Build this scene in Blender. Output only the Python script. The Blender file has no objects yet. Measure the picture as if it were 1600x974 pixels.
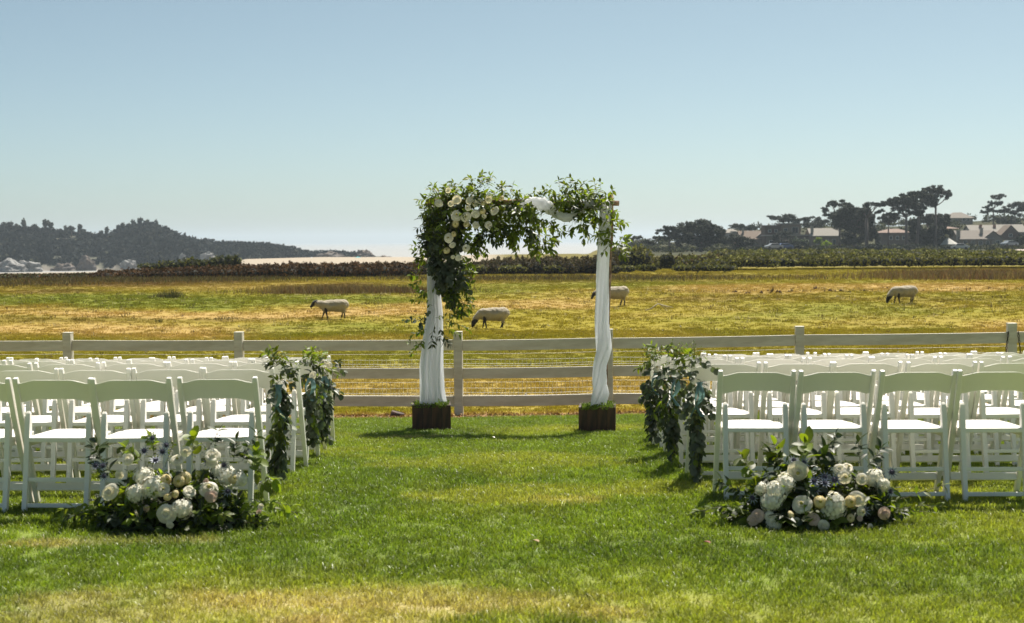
import bpy, bmesh, math, random
import numpy as np
from mathutils import Vector, Matrix, Euler, noise as mnoise
R = math.radians
rnd = random.Random(7)
rng = np.random.default_rng(7)
S = bpy.context.scene
C = S.collection

# ------------------------------------------------------------------ camera
F = 2222.0; ZC = 1.56; PITCH = R(2.834); ROLL = R(0.35)
cam_d = bpy.data.cameras.new('camera'); cam_d.lens = 50; cam_d.sensor_width = 36
cam_d.clip_start = 0.1; cam_d.clip_end = 40000
cam = bpy.data.objects.new('camera', cam_d); C.objects.link(cam)
CR = (Matrix.Rotation(math.pi/2-PITCH, 3, 'X') @ Matrix.Rotation(-ROLL, 3, 'Z'))
cam.matrix_world = Matrix.Translation((0, 0, ZC)) @ CR.to_4x4()
cam_d.dof.use_dof = True; cam_d.dof.focus_distance = 14.3; cam_d.dof.aperture_fstop = 4.5
S.camera = cam
# ------------------------------------------------------------------ sun, sky, exposure
SUN_EL = R(60); SUN_AZ = R(26)          # azimuth measured clockwise from +Y (ahead), to the right
w = bpy.data.worlds.new('World'); S.world = w; w.use_nodes = True
nt = w.node_tree; nt.nodes.clear()
sky = nt.nodes.new('ShaderNodeTexSky'); sky.sky_type = 'NISHITA'; sky.sun_disc = False
sky.sun_elevation = SUN_EL; sky.sun_rotation = SUN_AZ; sky.altitude = 0; sky.air_density = 0.5; sky.dust_density = 1.2; sky.ozone_density = 0.6
hs = nt.nodes.new('ShaderNodeHueSaturation'); hs.inputs['Saturation'].default_value = 0.92
bg = nt.nodes.new('ShaderNodeBackground'); bg.inputs['Strength'].default_value = 0.065
wo = nt.nodes.new('ShaderNodeOutputWorld')
nt.links.new(sky.outputs[0], hs.inputs['Color']); tint = nt.nodes.new('ShaderNodeMix'); tint.data_type = 'RGBA'; tint.blend_type = 'MULTIPLY'; tint.inputs['Factor'].default_value = 1; tint.inputs['B'].default_value = (1.03, 1.15, .985, 1)
nt.links.new(hs.outputs[0], tint.inputs['A']); nt.links.new(tint.outputs['Result'], bg.inputs[0]); nt.links.new(bg.outputs[0], wo.inputs[0])
sl = bpy.data.lights.new('sun', 'SUN'); sl.energy = 5.0; sl.angle = R(0.55); sl.color = (1.0, 0.94, 0.84)
so = bpy.data.objects.new('sun', sl); C.objects.link(so)
sdir = Vector((math.sin(SUN_AZ)*math.cos(SUN_EL), math.cos(SUN_AZ)*math.cos(SUN_EL), math.sin(SUN_EL)))
so.rotation_euler = sdir.to_track_quat('Z', 'Y').to_euler(); so.location = (5, 5, 30)
S.view_settings.view_transform = 'Standard'; S.view_settings.look = 'None'
S.view_settings.exposure = 0.8; S.view_settings.gamma = 1.0
S.cycles.max_bounces = 6; S.cycles.transparent_max_bounces = 8; S.cycles.volume_bounces = 0

# ------------------------------------------------------------------ helpers
def ray(px, py):
    d = CR @ Vector(((px-800)/F, -(py-487)/F, -1.0)); return d
def P(px, py, Y):
    """point seen at pixel (px,py) of the photograph at distance Y ahead"""
    d = ray(px, py); t = Y/d.y
    return Vector((d.x*t, Y, ZC+d.z*t))
CRT = np.array(CR.transposed())
def proj(x, y, z):
    v = CRT @ np.stack([np.ravel(x), np.ravel(y), np.ravel(z)-ZC]).astype(float)
    zz = np.maximum(-v[2], 0.05)
    return 800+F*v[0]/zz, 487-F*v[1]/zz
def _h(ix, iy, seed):
    n = (ix.astype(np.int64)*374761393 + iy.astype(np.int64)*668265263 + seed*1442695041) & 0x7fffffff
    n = ((n ^ (n >> 13))*1274126177) & 0x7fffffff
    return ((n ^ (n >> 16)) & 0xffff)/65535.0
def vnoise(x, y, seed=0):
    x = np.asarray(x, float); y = np.asarray(y, float)
    ix = np.floor(x); iy = np.floor(y); fx = x-ix; fy = y-iy
    fx = fx*fx*(3-2*fx); fy = fy*fy*(3-2*fy)
    a = _h(ix, iy, seed); b = _h(ix+1, iy, seed); c = _h(ix, iy+1, seed); d = _h(ix+1, iy+1, seed)
    return (a*(1-fx)+b*fx)*(1-fy)+(c*(1-fx)+d*fx)*fy
def fbm(x, y, seed=0, o=4):
    s = 0; a = .5; t = 0
    for k in range(o):
        s = s+a*vnoise(x*2**k, y*2**k, seed+k*17); t += a; a *= .5
    return s/t
def tag(o, label=None, cat=None, group=None, kind=None):
    if label: o['label'] = label
    if cat: o['category'] = cat
    if group: o['group'] = group
    if kind: o['kind'] = kind
    return o
def empty(name, loc=(0, 0, 0), rz=0, label=None, cat=None, group=None):
    o = bpy.data.objects.new(name, None); C.objects.link(o); o.empty_display_size = .1
    o.location = loc; o.rotation_euler = (0, 0, rz); return tag(o, label, cat, group)
def add(name, me, parent=None, m=None, loc=None, rot=None, sc=None):
    o = bpy.data.objects.new(name, me); C.objects.link(o)
    if m is not None and not me.materials: me.materials.append(m)
    if parent is not None: o.parent = parent
    if loc is not None: o.location = loc
    if rot is not None: o.rotation_euler = rot
    if sc is not None: o.scale = sc
    return o
def npmesh(name, V, Fc, smooth=False, cols=None, attrs=None):
    """V (n,3), Fc (m,k) all faces of one size"""
    V = np.asarray(V, dtype=np.float32); Fc = np.asarray(Fc, dtype=np.int32)
    me = bpy.data.meshes.new(name); n = len(V); m, k = Fc.shape
    me.vertices.add(n); me.vertices.foreach_set('co', V.ravel())
    me.loops.add(m*k); me.loops.foreach_set('vertex_index', Fc.ravel())
    me.polygons.add(m); me.polygons.foreach_set('loop_start', np.arange(0, m*k, k, dtype=np.int32))
    me.polygons.foreach_set('loop_total', np.full(m, k, dtype=np.int32))
    if smooth: me.polygons.foreach_set('use_smooth', np.ones(m, dtype=bool))
    me.update(calc_edges=True)
    if cols is not None:
        a = me.attributes.new('col', 'FLOAT_COLOR', 'POINT')
        cc = np.ones((n, 4), dtype=np.float32); cc[:, :3] = cols; a.data.foreach_set('color', cc.ravel())
    for kx, v in (attrs or {}).items():
        a = me.attributes.new(kx, 'FLOAT', 'POINT'); a.data.foreach_set('value', np.asarray(v, np.float32).ravel())
    return me
class MB:
    def __init__(s): s.v = []; s.f = []; s.sm = []
    def raw(s, vs, fs, smooth=False):
        b = len(s.v); s.v += [tuple(v) for v in vs]; s.f += [tuple(i+b for i in f) for f in fs]; s.sm += [smooth]*len(fs); return s
    def box(s, c, d, rot=None):
        hx, hy, hz = d[0]/2, d[1]/2, d[2]/2
        vs = [Vector((x*hx, y*hy, z*hz)) for z in (-1, 1) for y in (-1, 1) for x in (-1, 1)]
        if rot: e = Euler(rot).to_matrix(); vs = [e @ v for v in vs]
        c = Vector(c); vs = [v+c for v in vs]
        return s.raw(vs, [(0, 2, 3, 1), (4, 5, 7, 6), (0, 1, 5, 4), (2, 6, 7, 3), (0, 4, 6, 2), (1, 3, 7, 5)])
    def tube(s, pts, radii, n=8, cap=True, smooth=True, flat=1.0):
        pts = [Vector(p) for p in pts]
        if not hasattr(radii, '__len__'): radii = [radii]*len(pts)
        vs = []; fs = []; up = None
        for i, p in enumerate(pts):
            t = (pts[min(i+1, len(pts)-1)]-pts[max(i-1, 0)]).normalized()
            if up is None: up = t.orthogonal().normalized()
            up = (up-t*up.dot(t)).normalized(); b = t.cross(up)
            for k in range(n):
                a = 2*math.pi*k/n; vs.append(p+(up*math.cos(a)+b*math.sin(a)*flat)*radii[i])
        for i in range(len(pts)-1):
            for k in range(n):
                k2 = (k+1) % n; fs.append((i*n+k, i*n+k2, (i+1)*n+k2, (i+1)*n+k))
        s.raw(vs, fs, smooth)
        if cap:
            b = len(s.v)-len(vs)
            s.f.append(tuple(b+k for k in range(n))[::-1]); s.f.append(tuple(b+(len(pts)-1)*n+k for k in range(n))); s.sm += [False, False]
        return s
    def rect(s, pts, ws, ds):
        """rectangular bar swept through points in a yz plane; ws along x, ds across"""
        pts = [Vector(p) for p in pts]; vs = []; fs = []
        for i, p in enumerate(pts):
            t = (pts[min(i+1, len(pts)-1)]-pts[max(i-1, 0)]).normalized()
            nx = Vector((1, 0, 0)); nx = (nx-t*nx.dot(t)).normalized(); b = t.cross(nx)
            for (a, c) in ((-1, -1), (1, -1), (1, 1), (-1, 1)): vs.append(p+nx*a*ws[i]/2+b*c*ds[i]/2)
        for i in range(len(pts)-1):
            for k in range(4):
                k2 = (k+1) % 4; fs.append((i*4+k, i*4+k2, (i+1)*4+k2, (i+1)*4+k))
        n = len(pts); fs.append((3, 2, 1, 0)); fs.append(tuple((n-1)*4+k for k in range(4)))
        return s.raw(vs, fs)
    def prism(s, poly, y0, y1, ax='y'):
        n = len(poly)
        if ax == 'y': vs = [(a, y0, b) for a, b in poly]+[(a, y1, b) for a, b in poly]
        elif ax == 'z': vs = [(a, b, y0) for a, b in poly]+[(a, b, y1) for a, b in poly]
        else: vs = [(y0, a, b) for a, b in poly]+[(y1, a, b) for a, b in poly]
        fs = [tuple(range(n)), tuple(range(2*n-1, n-1, -1))]+[(i, i+n, (i+1) % n+n, (i+1) % n) for i in range(n)]
        return s.raw(vs, fs)
    def mesh(s, name, bevel=0, segs=2, smooth=None):
        me = bpy.data.meshes.new(name); me.from_pydata(s.v, [], s.f)
        me.polygons.foreach_set('use_smooth', s.sm if smooth is None else [smooth]*len(s.f))
        bm = bmesh.new(); bm.from_mesh(me)
        bmesh.ops.recalc_face_normals(bm, faces=bm.faces)
        if bevel:
            es = [e for e in bm.edges if len(e.link_faces) == 2 and e.calc_face_angle(0) > R(30)]
            bmesh.ops.bevel(bm, geom=es, offset=bevel, segments=segs, profile=.6, affect='EDGES', clamp_overlap=True)
        bm.to_mesh(me); bm.free(); return me
def copy_tree(o, parent=None):
    c = o.copy(); C.objects.link(c)
    if parent is not None: c.parent = parent
    for ch in list(o.children): copy_tree(ch, c)
    return c
# ------------------------------------------------------------------ materials
def mat(name, base=(.5, .5, .5), rough=.6, bump=0, bscale=40, var=0, vscale=6, col2=None, transl=0, tcol=None, attr=None, inst=False,
        island=0, spec=.5, stretch=(1, 1, 1), detail=4, coat=0, objrand=0, bdist=.01, hv=0.0, wave=None):
    m = bpy.data.materials.new(name); m.use_nodes = True; n = m.node_tree; N = n.nodes; L = n.links
    bs = N['Principled BSDF']; out = N['Material Output']
    bs.inputs['Roughness'].default_value = rough; bs.inputs['Specular IOR Level'].default_value = spec
    bs.inputs['Coat Weight'].default_value = coat
    tc = N.new('ShaderNodeTexCoord'); geo = N.new('ShaderNodeNewGeometry')
    src = geo.outputs['Position'] if attr else tc.outputs['Object']
    mp = N.new('ShaderNodeMapping'); mp.inputs['Scale'].default_value = stretch; L.new(src, mp.inputs[0])
    if attr:
        a = N.new('ShaderNodeAttribute'); a.attribute_name = attr
        if inst: a.attribute_type = 'INSTANCER'
        col = a.outputs['Color']
    else:
        c = N.new('ShaderNodeRGB'); c.outputs[0].default_value = (*base, 1); col = c.outputs[0]
    if col2 is not None:
        nz = N.new('ShaderNodeTexNoise'); nz.inputs['Scale'].default_value = vscale; nz.inputs['Detail'].default_value = detail; L.new(mp.outputs[0], nz.inputs[0])
        cr = N.new('ShaderNodeValToRGB'); cr.color_ramp.elements[0].position = .42; cr.color_ramp.elements[1].position = .6; L.new(nz.outputs[0], cr.inputs[0])
        mx = N.new('ShaderNodeMix'); mx.data_type = 'RGBA'; mx.inputs['B'].default_value = (*col2, 1)
        L.new(cr.outputs[0], mx.inputs['Factor']); L.new(col, mx.inputs['A']); col = mx.outputs['Result']
    hsv = N.new('ShaderNodeHueSaturation'); val = None
    def mul(x, lo, hi):
        mr = N.new('ShaderNodeMapRange'); mr.inputs['To Min'].default_value = lo; mr.inputs['To Max'].default_value = hi; L.new(x, mr.inputs[0]); return mr.outputs[0]
    vals = []
    if var:
        nz2 = N.new('ShaderNodeTexNoise'); nz2.inputs['Scale'].default_value = vscale*2.3; nz2.inputs['Detail'].default_value = detail+2; nz2.inputs['Roughness'].default_value = .65; L.new(mp.outputs[0], nz2.inputs[0])
        mr = N.new('ShaderNodeMapRange'); mr.inputs['From Min'].default_value = .25; mr.inputs['From Max'].default_value = .75; mr.inputs['To Min'].default_value = 1-var; mr.inputs['To Max'].default_value = 1+var; L.new(nz2.outputs[0], mr.inputs[0]); vals.append(mr.outputs[0])
    if island: vals.append(mul(geo.outputs['Random Per Island'], 1-island, 1+island))
    if objrand:
        oi = N.new('ShaderNodeObjectInfo'); vals.append(mul(oi.outputs['Random'], 1-objrand, 1+objrand))
    for v in vals:
        if val is None: val = v
        else:
            mm = N.new('ShaderNodeMath'); mm.operation = 'MULTIPLY'; L.new(val, mm.inputs[0]); L.new(v, mm.inputs[1]); val = mm.outputs[0]
    if val is not None: L.new(val, hsv.inputs['Value'])
    if hv:
        L.new(mul(geo.outputs['Random Per Island'], .5-hv, .5+hv), hsv.inputs['Hue'])
    L.new(col, hsv.inputs['Color']); col = hsv.outputs[0]
    L.new(col, bs.inputs['Base Color'])
    if bump:
        nb = N.new('ShaderNodeTexNoise'); nb.inputs['Scale'].default_value = bscale; nb.inputs['Detail'].default_value = 6; L.new(mp.outputs[0], nb.inputs[0])
        bp = N.new('ShaderNodeBump'); bp.inputs['Strength'].default_value = bump; bp.inputs['Distance'].default_value = bdist; L.new(nb.outputs[0], bp.inputs['Height']); L.new(bp.outputs[0], bs.inputs['Normal'])
    if transl:
        tr = N.new('ShaderNodeBsdfTranslucent'); ms = N.new('ShaderNodeMixShader'); ms.inputs[0].default_value = transl
        if tcol is None: L.new(col, tr.inputs[0])
        else:
            mt = N.new('ShaderNodeMix'); mt.data_type = 'RGBA'; mt.blend_type = 'MULTIPLY'; mt.inputs['Factor'].default_value = 1; mt.inputs['B'].default_value = (*tcol, 1)
            L.new(col, mt.inputs['A']); L.new(mt.outputs['Result'], tr.inputs[0])
        L.new(bs.outputs[0], ms.inputs[1]); L.new(tr.outputs[0], ms.inputs[2]); L.new(ms.outputs[0], out.inputs[0])
    return m
M = {}
M['white'] = mat('white_resin', (.85, .82, .745), .38, var=.03, vscale=3, bump=.03, bscale=120)
M['vinyl'] = mat('white_vinyl', (.83, .79, .765), .35, bump=.15, bscale=9, bdist=.01)
M['fencepaint'] = mat('fence_paint', (.68, .65, .55), .55, col2=(.58, .54, .43), var=.12, vscale=2.2, bump=.25, bscale=60, stretch=(1, 6, 6), bdist=.004, objrand=.04)
M['metal'] = mat('galvanised_wire', (.75, .75, .72), .4)
M['iron'] = mat('dark_iron', (.03, .025, .02), .6)
M['bark'] = mat('pale_bark', (.36, .22, .13), .8, col2=(.12, .07, .04), vscale=14, bump=.6, bscale=50, var=.2)
M['walnut'] = mat('stained_wood', (.078, .034, .02), .55, col2=(.028, .013, .009), vscale=9, stretch=(3, 3, .5), bump=.3, bscale=60, var=.25, objrand=.08)
M['moss'] = mat('moss', (.16, .23, .03), .9, island=.35, transl=.2)
M['gauze'] = mat('white_gauze', (.90, .91, .93), .8, transl=.72, tcol=(1, 1, 1), bump=.12, bscale=30)
M['teal'] = mat('teal_ribbon', (.13, .24, .23), .6, transl=.35, bump=.2, bscale=60, var=.1)
M['euc'] = mat('eucalyptus_leaf', (.085, .10, .065), .6, transl=.2, tcol=(1.6, 1.9, .7), island=.35, hv=.01, objrand=.3)
M['green'] = mat('green_leaf', (.11, .145, .02), .5, transl=.42, tcol=(2.6, 2.6, .6), island=.4, hv=.015, objrand=.3)
M['dark'] = mat('dark_leaf', (.035, .05, .014), .45, transl=.18, tcol=(1.8, 2.2, .8), island=.35, hv=.01, objrand=.25)
M['stem'] = mat('stem', (.07, .06, .025), .7)
M['petal'] = mat('cream_petal', (.80, .70, .40), .6, transl=.3, tcol=(1.05, 1, .8), island=.16, var=.08, vscale=20)
M['petalw'] = mat('ivory_petal', (.86, .81, .66), .6, transl=.3, tcol=(1.05, 1, .8), island=.16, var=.08, vscale=20)
M['petalh'] = mat('hydrangea_petal', (.82, .80, .68), .65, transl=.22, tcol=(1.05, 1, .85), island=.1)
M['blush'] = mat('blush_petal', (.70, .52, .42), .6, transl=.3, island=.08)
M['heart'] = mat('flower_heart', (.35, .30, .06), .7, island=.2)
M['thistle'] = mat('thistle', (.045, .04, .075), .6, island=.4)
M['thistleb'] = mat('thistle_bract', (.28, .30, .36), .6, island=.3)
M['berry'] = mat('dark_berry', (.03, .012, .02), .4)
M['litter'] = mat('dry_litter', (.30, .17, .07), .9, island=.5, hv=.01)
M['ground'] = mat('ground', attr='col', spec=.1, rough=.95, var=.22, vscale=2.2, bump=.35, bscale=22, bdist=.02, detail=9)
M['lawn'] = mat('lawn_soil', attr='col', rough=.95, var=.25, vscale=4, bump=.5, bscale=30, bdist=.02, detail=8)
M['blade'] = mat('grass_blade', attr='col', inst=True, rough=.42, transl=.42, tcol=(1.25, 1.3, .7), island=.3, hv=.012)
M['fblade'] = mat('field_blade', attr='col', inst=True, rough=.8, spec=.12, transl=.4, tcol=(1.1, 1.1, .6), island=.3, hv=.01)
M['rush'] = mat('rush_blade', attr='col', rough=.8, transl=.3, island=.3)
M['scrub'] = mat('scrub_leaf', attr='col', rough=.9, spec=.15, transl=.12, tcol=(1.3, 1.4, .7), island=.35, hv=.01)
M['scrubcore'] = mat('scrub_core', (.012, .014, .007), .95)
M['cypress'] = mat('cypress_foliage', (.026, .032, .013), .85, transl=.15, island=.5, hv=.012)
M['trunk'] = mat('tree_trunk', (.13, .10, .085), .9, var=.3, vscale=2, bump=.5, bscale=6, bdist=.1)
M['wood_far'] = mat('woodland_canopy', attr='col', rough=.95, spec=.1, transl=.03, island=.4)
M['rock'] = mat('sea_rock', (.27, .265, .255), .85, col2=(.16, .15, .14), vscale=.35, detail=8, bump=.8, bscale=.6, bdist=1.5, var=.2)
M['tanrock'] = mat('tan_rock', (.17, .13, .10), .85, col2=(.12, .10, .09), vscale=.35, detail=8, bump=.8, bscale=.6, bdist=1.5, var=.2)
M['wool'] = mat('sheep_wool', attr='col', rough=.95, bump=.8, bscale=38, bdist=.02)
M['wool'].node_tree.nodes['Principled BSDF'].inputs['Sheen Weight'].default_value = .3
# ------------------------------------------------------------------ terrain
PY = np.array([-60, 4, 8, 9, 10, 11, 12, 13, 14.6, 16.5, 19, 22, 26, 35, 46, 60, 90, 120, 150, 200, 300, 700])
PZ = np.array([.0, .01, 0, -.03, -.07, -.13, -.2, -.27, -.39, -.55, -.75, -.9, -1.0, -1.15, -1.25, -1.08, -1.05, -1.1, -1.2, -1.4, -1.8, -1.8])
def sm(a, b, x): t = np.clip((x-a)/(b-a), 0, 1); return t*t*(3-2*t)
HILLX = [700, 900, 960, 1000, 1060, 1130, 1200, 1300, 1400, 1480, 1560, 1620, 1800, 2400]
HILLY = [393, 392, 388, 383, 378, 367, 357, 354, 354, 348, 344, 343, 341, 340]
def zt(x, y):
    x = np.asarray(x, float); y = np.asarray(y, float)
    z = np.interp(y, PY, PZ)
    z = z+.017*np.clip(x, 0, 9)*sm(11, 18, y)*(1-sm(26, 45, y))
    u = x/np.maximum(y, 5)*F+800
    z = z+(.10*(fbm(x/9, y/9, 3)-.5)+.015*(fbm(x/1.7, y/1.7, 5)-.5))*sm(21, 34, y)
    # seaward side: low behind the scrub, sand crest, then down to the sea
    crest = np.interp(u, [-600, 0, 210, 300, 350, 385, 500, 640, 770, 960], [-6.2, -5.6, -5.2, -4.4, -3.2, -2.0, -1.65, -1.75, -1.3, -1.2])
    sea = sm(940, 900, u)
    zs = np.where(y < 300, z+(crest+1.8)*sm(114, 175, y), crest+(-13.2-crest)*np.clip((y-300)/350, 0, 1)**1.6)
    z = z*(1-sea)+zs*sea
    # village hillside
    top = np.interp(u, HILLX, HILLY); yh = 377-(u-800)*.0061
    ztop = ZC+(yh-top)/F*480; hill = sm(300, 330, y)*0
    t = np.clip((y-330)/150, 0, 1)
    zh = np.where(y < 330, np.interp(y, [150, 330], [-1.2, -1.5]), -1.5+(ztop+1.5)*np.interp(y, [330, 400, 412, 425, 440, 460, 480, 700], [0, .02, .08, .32, .5, .85, 1, 1]))
    zh = zh-np.clip((y-500)/200, 0, 1)*22
    f = sm(140, 200, y)*sm(900, 960, u)
    z = z*(1-f)+zh*f
    return z
def gz(x, y): return float(zt(np.array([x]), np.array([y]))[0])
def G(px, py, y0=4.0, y1=700.0):
    """where the line of sight through a pixel meets the ground"""
    d = ray(px, py); ys = np.exp(np.linspace(math.log(y0), math.log(y1), 3000))
    xs = d.x/d.y*ys; zs = ZC+d.z/d.y*ys; g = zt(xs, ys); k = np.argmax(zs <= g)
    if zs[k] > g[k]: k = len(ys)-1
    return Vector((xs[k], ys[k], g[k]))
# albedo of the ground, as patches lying on the field
OL = np.array([.245, .20, .022]); GR = np.array([.145, .165, .018]); TAN = np.array([.37, .25, .085]); BRN = np.array([.13, .075, .025]); DGR = np.array([.07, .085, .018]); SAND = np.array([.34, .29, .225]); LIT = np.array([.26, .15, .07])
BL = [  # centre px, py, half width, half height, colour, strength  (positions as seen, turned into places on the field)
 (180, 470, 330, 10, GR, .9), (560, 466, 130, 8, GR, .7), (330, 489, 330, 6, TAN, 1.1), (60, 485, 130, 6, TAN, .5), (120, 498, 260, 5, BRN, .45), (420, 496, 120, 4, BRN, .4),
 (160, 515, 330, 13, TAN, .85), (560, 487, 110, 8, TAN, .9), (540, 515, 170, 12, GR, .6), (740, 452, 120, 9, GR, .55), (830, 474, 150, 8, TAN, .85), (640, 478, 60, 7, TAN, .8),
 (1000, 445, 180, 8, GR, .5), (1200, 452, 150, 8, TAN, .8), (1470, 448, 130, 7, TAN, .9), (1330, 446, 100, 5, TAN, .6), (1230, 464, 200, 5, BRN, .3), (900, 505, 260, 18, OL, .8), (1300, 485, 150, 14, GR, .5), (1180, 500, 160, 14, GR, .25),
 (1570, 520, 90, 16, TAN, .7), (1480, 468, 130, 6, BRN, .25), (800, 605, 900, 26, TAN, .5), (800, 560, 900, 14, GR, .35), (160, 440, 270, 9, BRN, .8), (60, 436, 200, 5, BRN, .6), (60, 455, 110, 5, BRN, .6), (330, 450, 200, 5, TAN, .35),
 (540, 452, 100, 8, BRN, .8), (800, 428, 180, 7, OL, .9), (860, 440, 230, 4, BRN, .35), (1100, 432, 250, 5, BRN, .45), (1180, 424, 420, 6, OL, .7), (1540, 427, 90, 8, BRN, .8), (1060, 470, 80, 6, BRN, .35), (700, 500, 90, 10, OL, .4), (330, 478, 60, 4, GR, .6)]
def field_col(x, y, z=None):
    x = np.asarray(x, float); y = np.asarray(y, float)
    if z is None: z = zt(x, y)
    px, py = proj(x, y, z)
    wx = (fbm(x/6, y/6, 40)-.5)*160; wy = (fbm(x/5, y/9, 50)-.5)*16*np.clip(50/np.maximum(y, 5), .5, 2.2)
    qx = px+wx; qy = py+wy
    c = np.tile(OL, (len(px), 1))
    m1 = np.clip((fbm(x/3.1, y/3.1, 9)-.42)*2.6, 0, 1)[:, None]; c = c*(1-.4*m1)+GR*.4*m1
    m2 = np.clip((fbm(x/4.3+9, y/4.3, 19)-.50)*4, 0, 1)[:, None]; c = c*(1-.3*m2)+TAN*.3*m2
    for (cx, cy, rx, ry, col, st) in BL:
        r = ((qx-cx)/rx)**2+((qy-cy)/ry)**2
        k = (np.clip(1.5-r, 0, 1.2)/1.2*min(st, 1))
        k = np.clip(k*(.55+.9*fbm(x/1.3, y/1.3, int(cx) % 97)), 0, 1)[:, None]
        c = c*(1-k)+col*k
    b = np.clip((fbm(x/.7, y/.7, 77, 3)-.60)*5, 0, 1)[:, None]*.22; c = c*(1-b)+BRN*1.1*b
    k = sm(128, 150, y)[:, None]*.7; c = c*(1-k)+np.array([.10, .085, .03])*k
    u = x/np.maximum(y, 5)*F+800
    k = (sm(150, 185, y)*sm(800, 760, u))[:, None]; c = c*(1-k)+SAND*k
    n = fbm(x/14, y/20, 61)[:, None]
    vc = np.array([.022, .028, .012])*(1-n)+np.array([.075, .07, .035])*n
    k = (sm(200, 300, y)*sm(930, 960, u))[:, None]; c = c*(1-k)+vc*k
    k = (sm(16.2, 17.2, y)*sm(19.3, 18.4, y))[:, None]*.8; c = c*(1-k)+LIT*(.7+.6*fbm(x/.3, y/.3, 5)[:, None])*k
    return c
LG = np.array([.18, .235, .024]); LY = np.array([.36, .35, .06]); LD = np.array([.085, .14, .017]); LT = np.array([.52, .40, .20])
def lawn_col(x, y):
    x = np.asarray(x, float); y = np.asarray(y, float)
    c = np.tile(LG, (len(x), 1))
    n = fbm(x/1.1, y/1.8, 101)[:, None]; k = np.clip((n-.45)*3, 0, 1)*.75; c = c*(1-k)+LY*k
    n = fbm(x/.9+5, y/1.5, 131)[:, None]; k = np.clip((n-.52)*4, 0, 1)*.55; c = c*(1-k)+LD*k
    n = fbm(x/.22, y/.22, 151, 3)[:, None]; c = c*(.72+.56*n)
    def patch(cx, cy, rx, ry, col, st, seed=1):
        r = ((x-cx)/rx)**2+((y-cy)/ry)**2
        return np.clip((1.3-r)+(fbm(x/.4, y/.3, 200+seed)-.5)*4.2, 0, 1)[:, None]*st, col
    for a in [(.05, 5.88, .75, .15, LT, .8, 1), (-.75, 5.8, .45, .22, LT, .75, 2), (-1.9, 5.8, .8, .2, LT, .4, 3), (-.2, 6.0, 1.6, .35, LY, .6, 24), (-.35, 6.05, .9, .16, LT, .4, 25), (-1.5, 6.1, .7, .2, LT, .45, 26), (.30, 8.45, .30, .13, LT, .62, 5), (.05, 8.7, .7, .5, LY, .6, 6),
              (.9, 8.9, .6, .3, LY, .5, 7), (-.2, 10.6, 1.4, .6, LY, .5, 8), (-1.0, 13.2, .35, .12, LT, .5, 9), (-1.4, 11.6, .8, .3, LY, .4, 10), (-2.1, 7.3, .5, .1, LT, .5, 11), (.9, 7.0, 1.2, .35, LD, .5, 12), (0, 16, 6, 1.2, LG, .6, 13), (2.0, 6.6, .9, .7, LD, .45, 31), (-2.0, 7.0, .8, .35, LD, .5, 32), (.9, 6.4, 1.0, .25, LG, .6, 33)]:
        k, col = patch(*a); c = c*(1-k)+col*k
    k = (sm(16.9, 17.7, y+(fbm(x/.5, y/.5, 8)-.5)*.8))[:, None]*.35; c = c*(1-k)+LT*k
    return c
# ground sheet (field, dunes, hillside)
yy = np.unique(np.concatenate([np.linspace(-40, 4, 12), np.linspace(4, 20, 60), np.exp(np.linspace(math.log(20), math.log(130), 330)), np.exp(np.linspace(math.log(130), math.log(720), 150))]))
tt = np.linspace(-1, 1, 460)
Yg, Tg = np.meshgrid(yy, tt, indexing='ij'); Xg = Tg*(26+.62*np.maximum(Yg, 0))
Xf, Yf = Xg.ravel(), Yg.ravel(); Zf = zt(Xf, Yf)
ny, nx = Yg.shape
ii = (np.arange(ny-1)[:, None]*nx+np.arange(nx-1)[None, :]).ravel()
GF = np.stack([ii, ii+1, ii+nx+1, ii+nx], 1)
Zs = Zf.copy(); Zs[Yf < 16.6] -= .05
me = npmesh('field', np.stack([Xf, Yf, Zs], 1), GF, True, field_col(Xf, Yf, Zf))
tag(add('field', me, m=M['ground']), kind='structure')
# lawn sheet
def edge_y(x): return 17.25-.045*x+.12*np.sin(x*1.3)+.06*np.sin(x*4.1+1)
ly = np.linspace(-30, 1, 330); a_ = np.linspace(0, 1, 300); lx = np.linspace(-26, 26, 420)
A_, X_ = np.meshgrid(a_, lx, indexing='ij'); Y_ = -8+(edge_y(X_)+8)*A_
V = np.stack([X_.ravel(), Y_.ravel(), zt(X_.ravel(), Y_.ravel())+.012-.03*sm(.985, 1, A_.ravel())], 1)
ny, nx = A_.shape; ii = (np.arange(ny-1)[:, None]*nx+np.arange(nx-1)[None, :]).ravel()
tag(add('lawn', npmesh('lawn', V, np.stack([ii, ii+1, ii+nx+1, ii+nx], 1), True, lawn_col(V[:, 0], V[:, 1])*.75), m=M['lawn']), kind='structure')
# sea; sun glare on the water is painted in as a pale base colour
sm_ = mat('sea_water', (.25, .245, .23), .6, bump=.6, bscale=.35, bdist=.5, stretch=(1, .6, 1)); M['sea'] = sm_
tag(add('sea', MB().raw([(-9000, 330, -12.4), (9000, 330, -12.4), (9000, 15000, -12.4), (-9000, 15000, -12.4)], [(0, 1, 2, 3)]).mesh('sea'), m=sm_), kind='structure')
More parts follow.
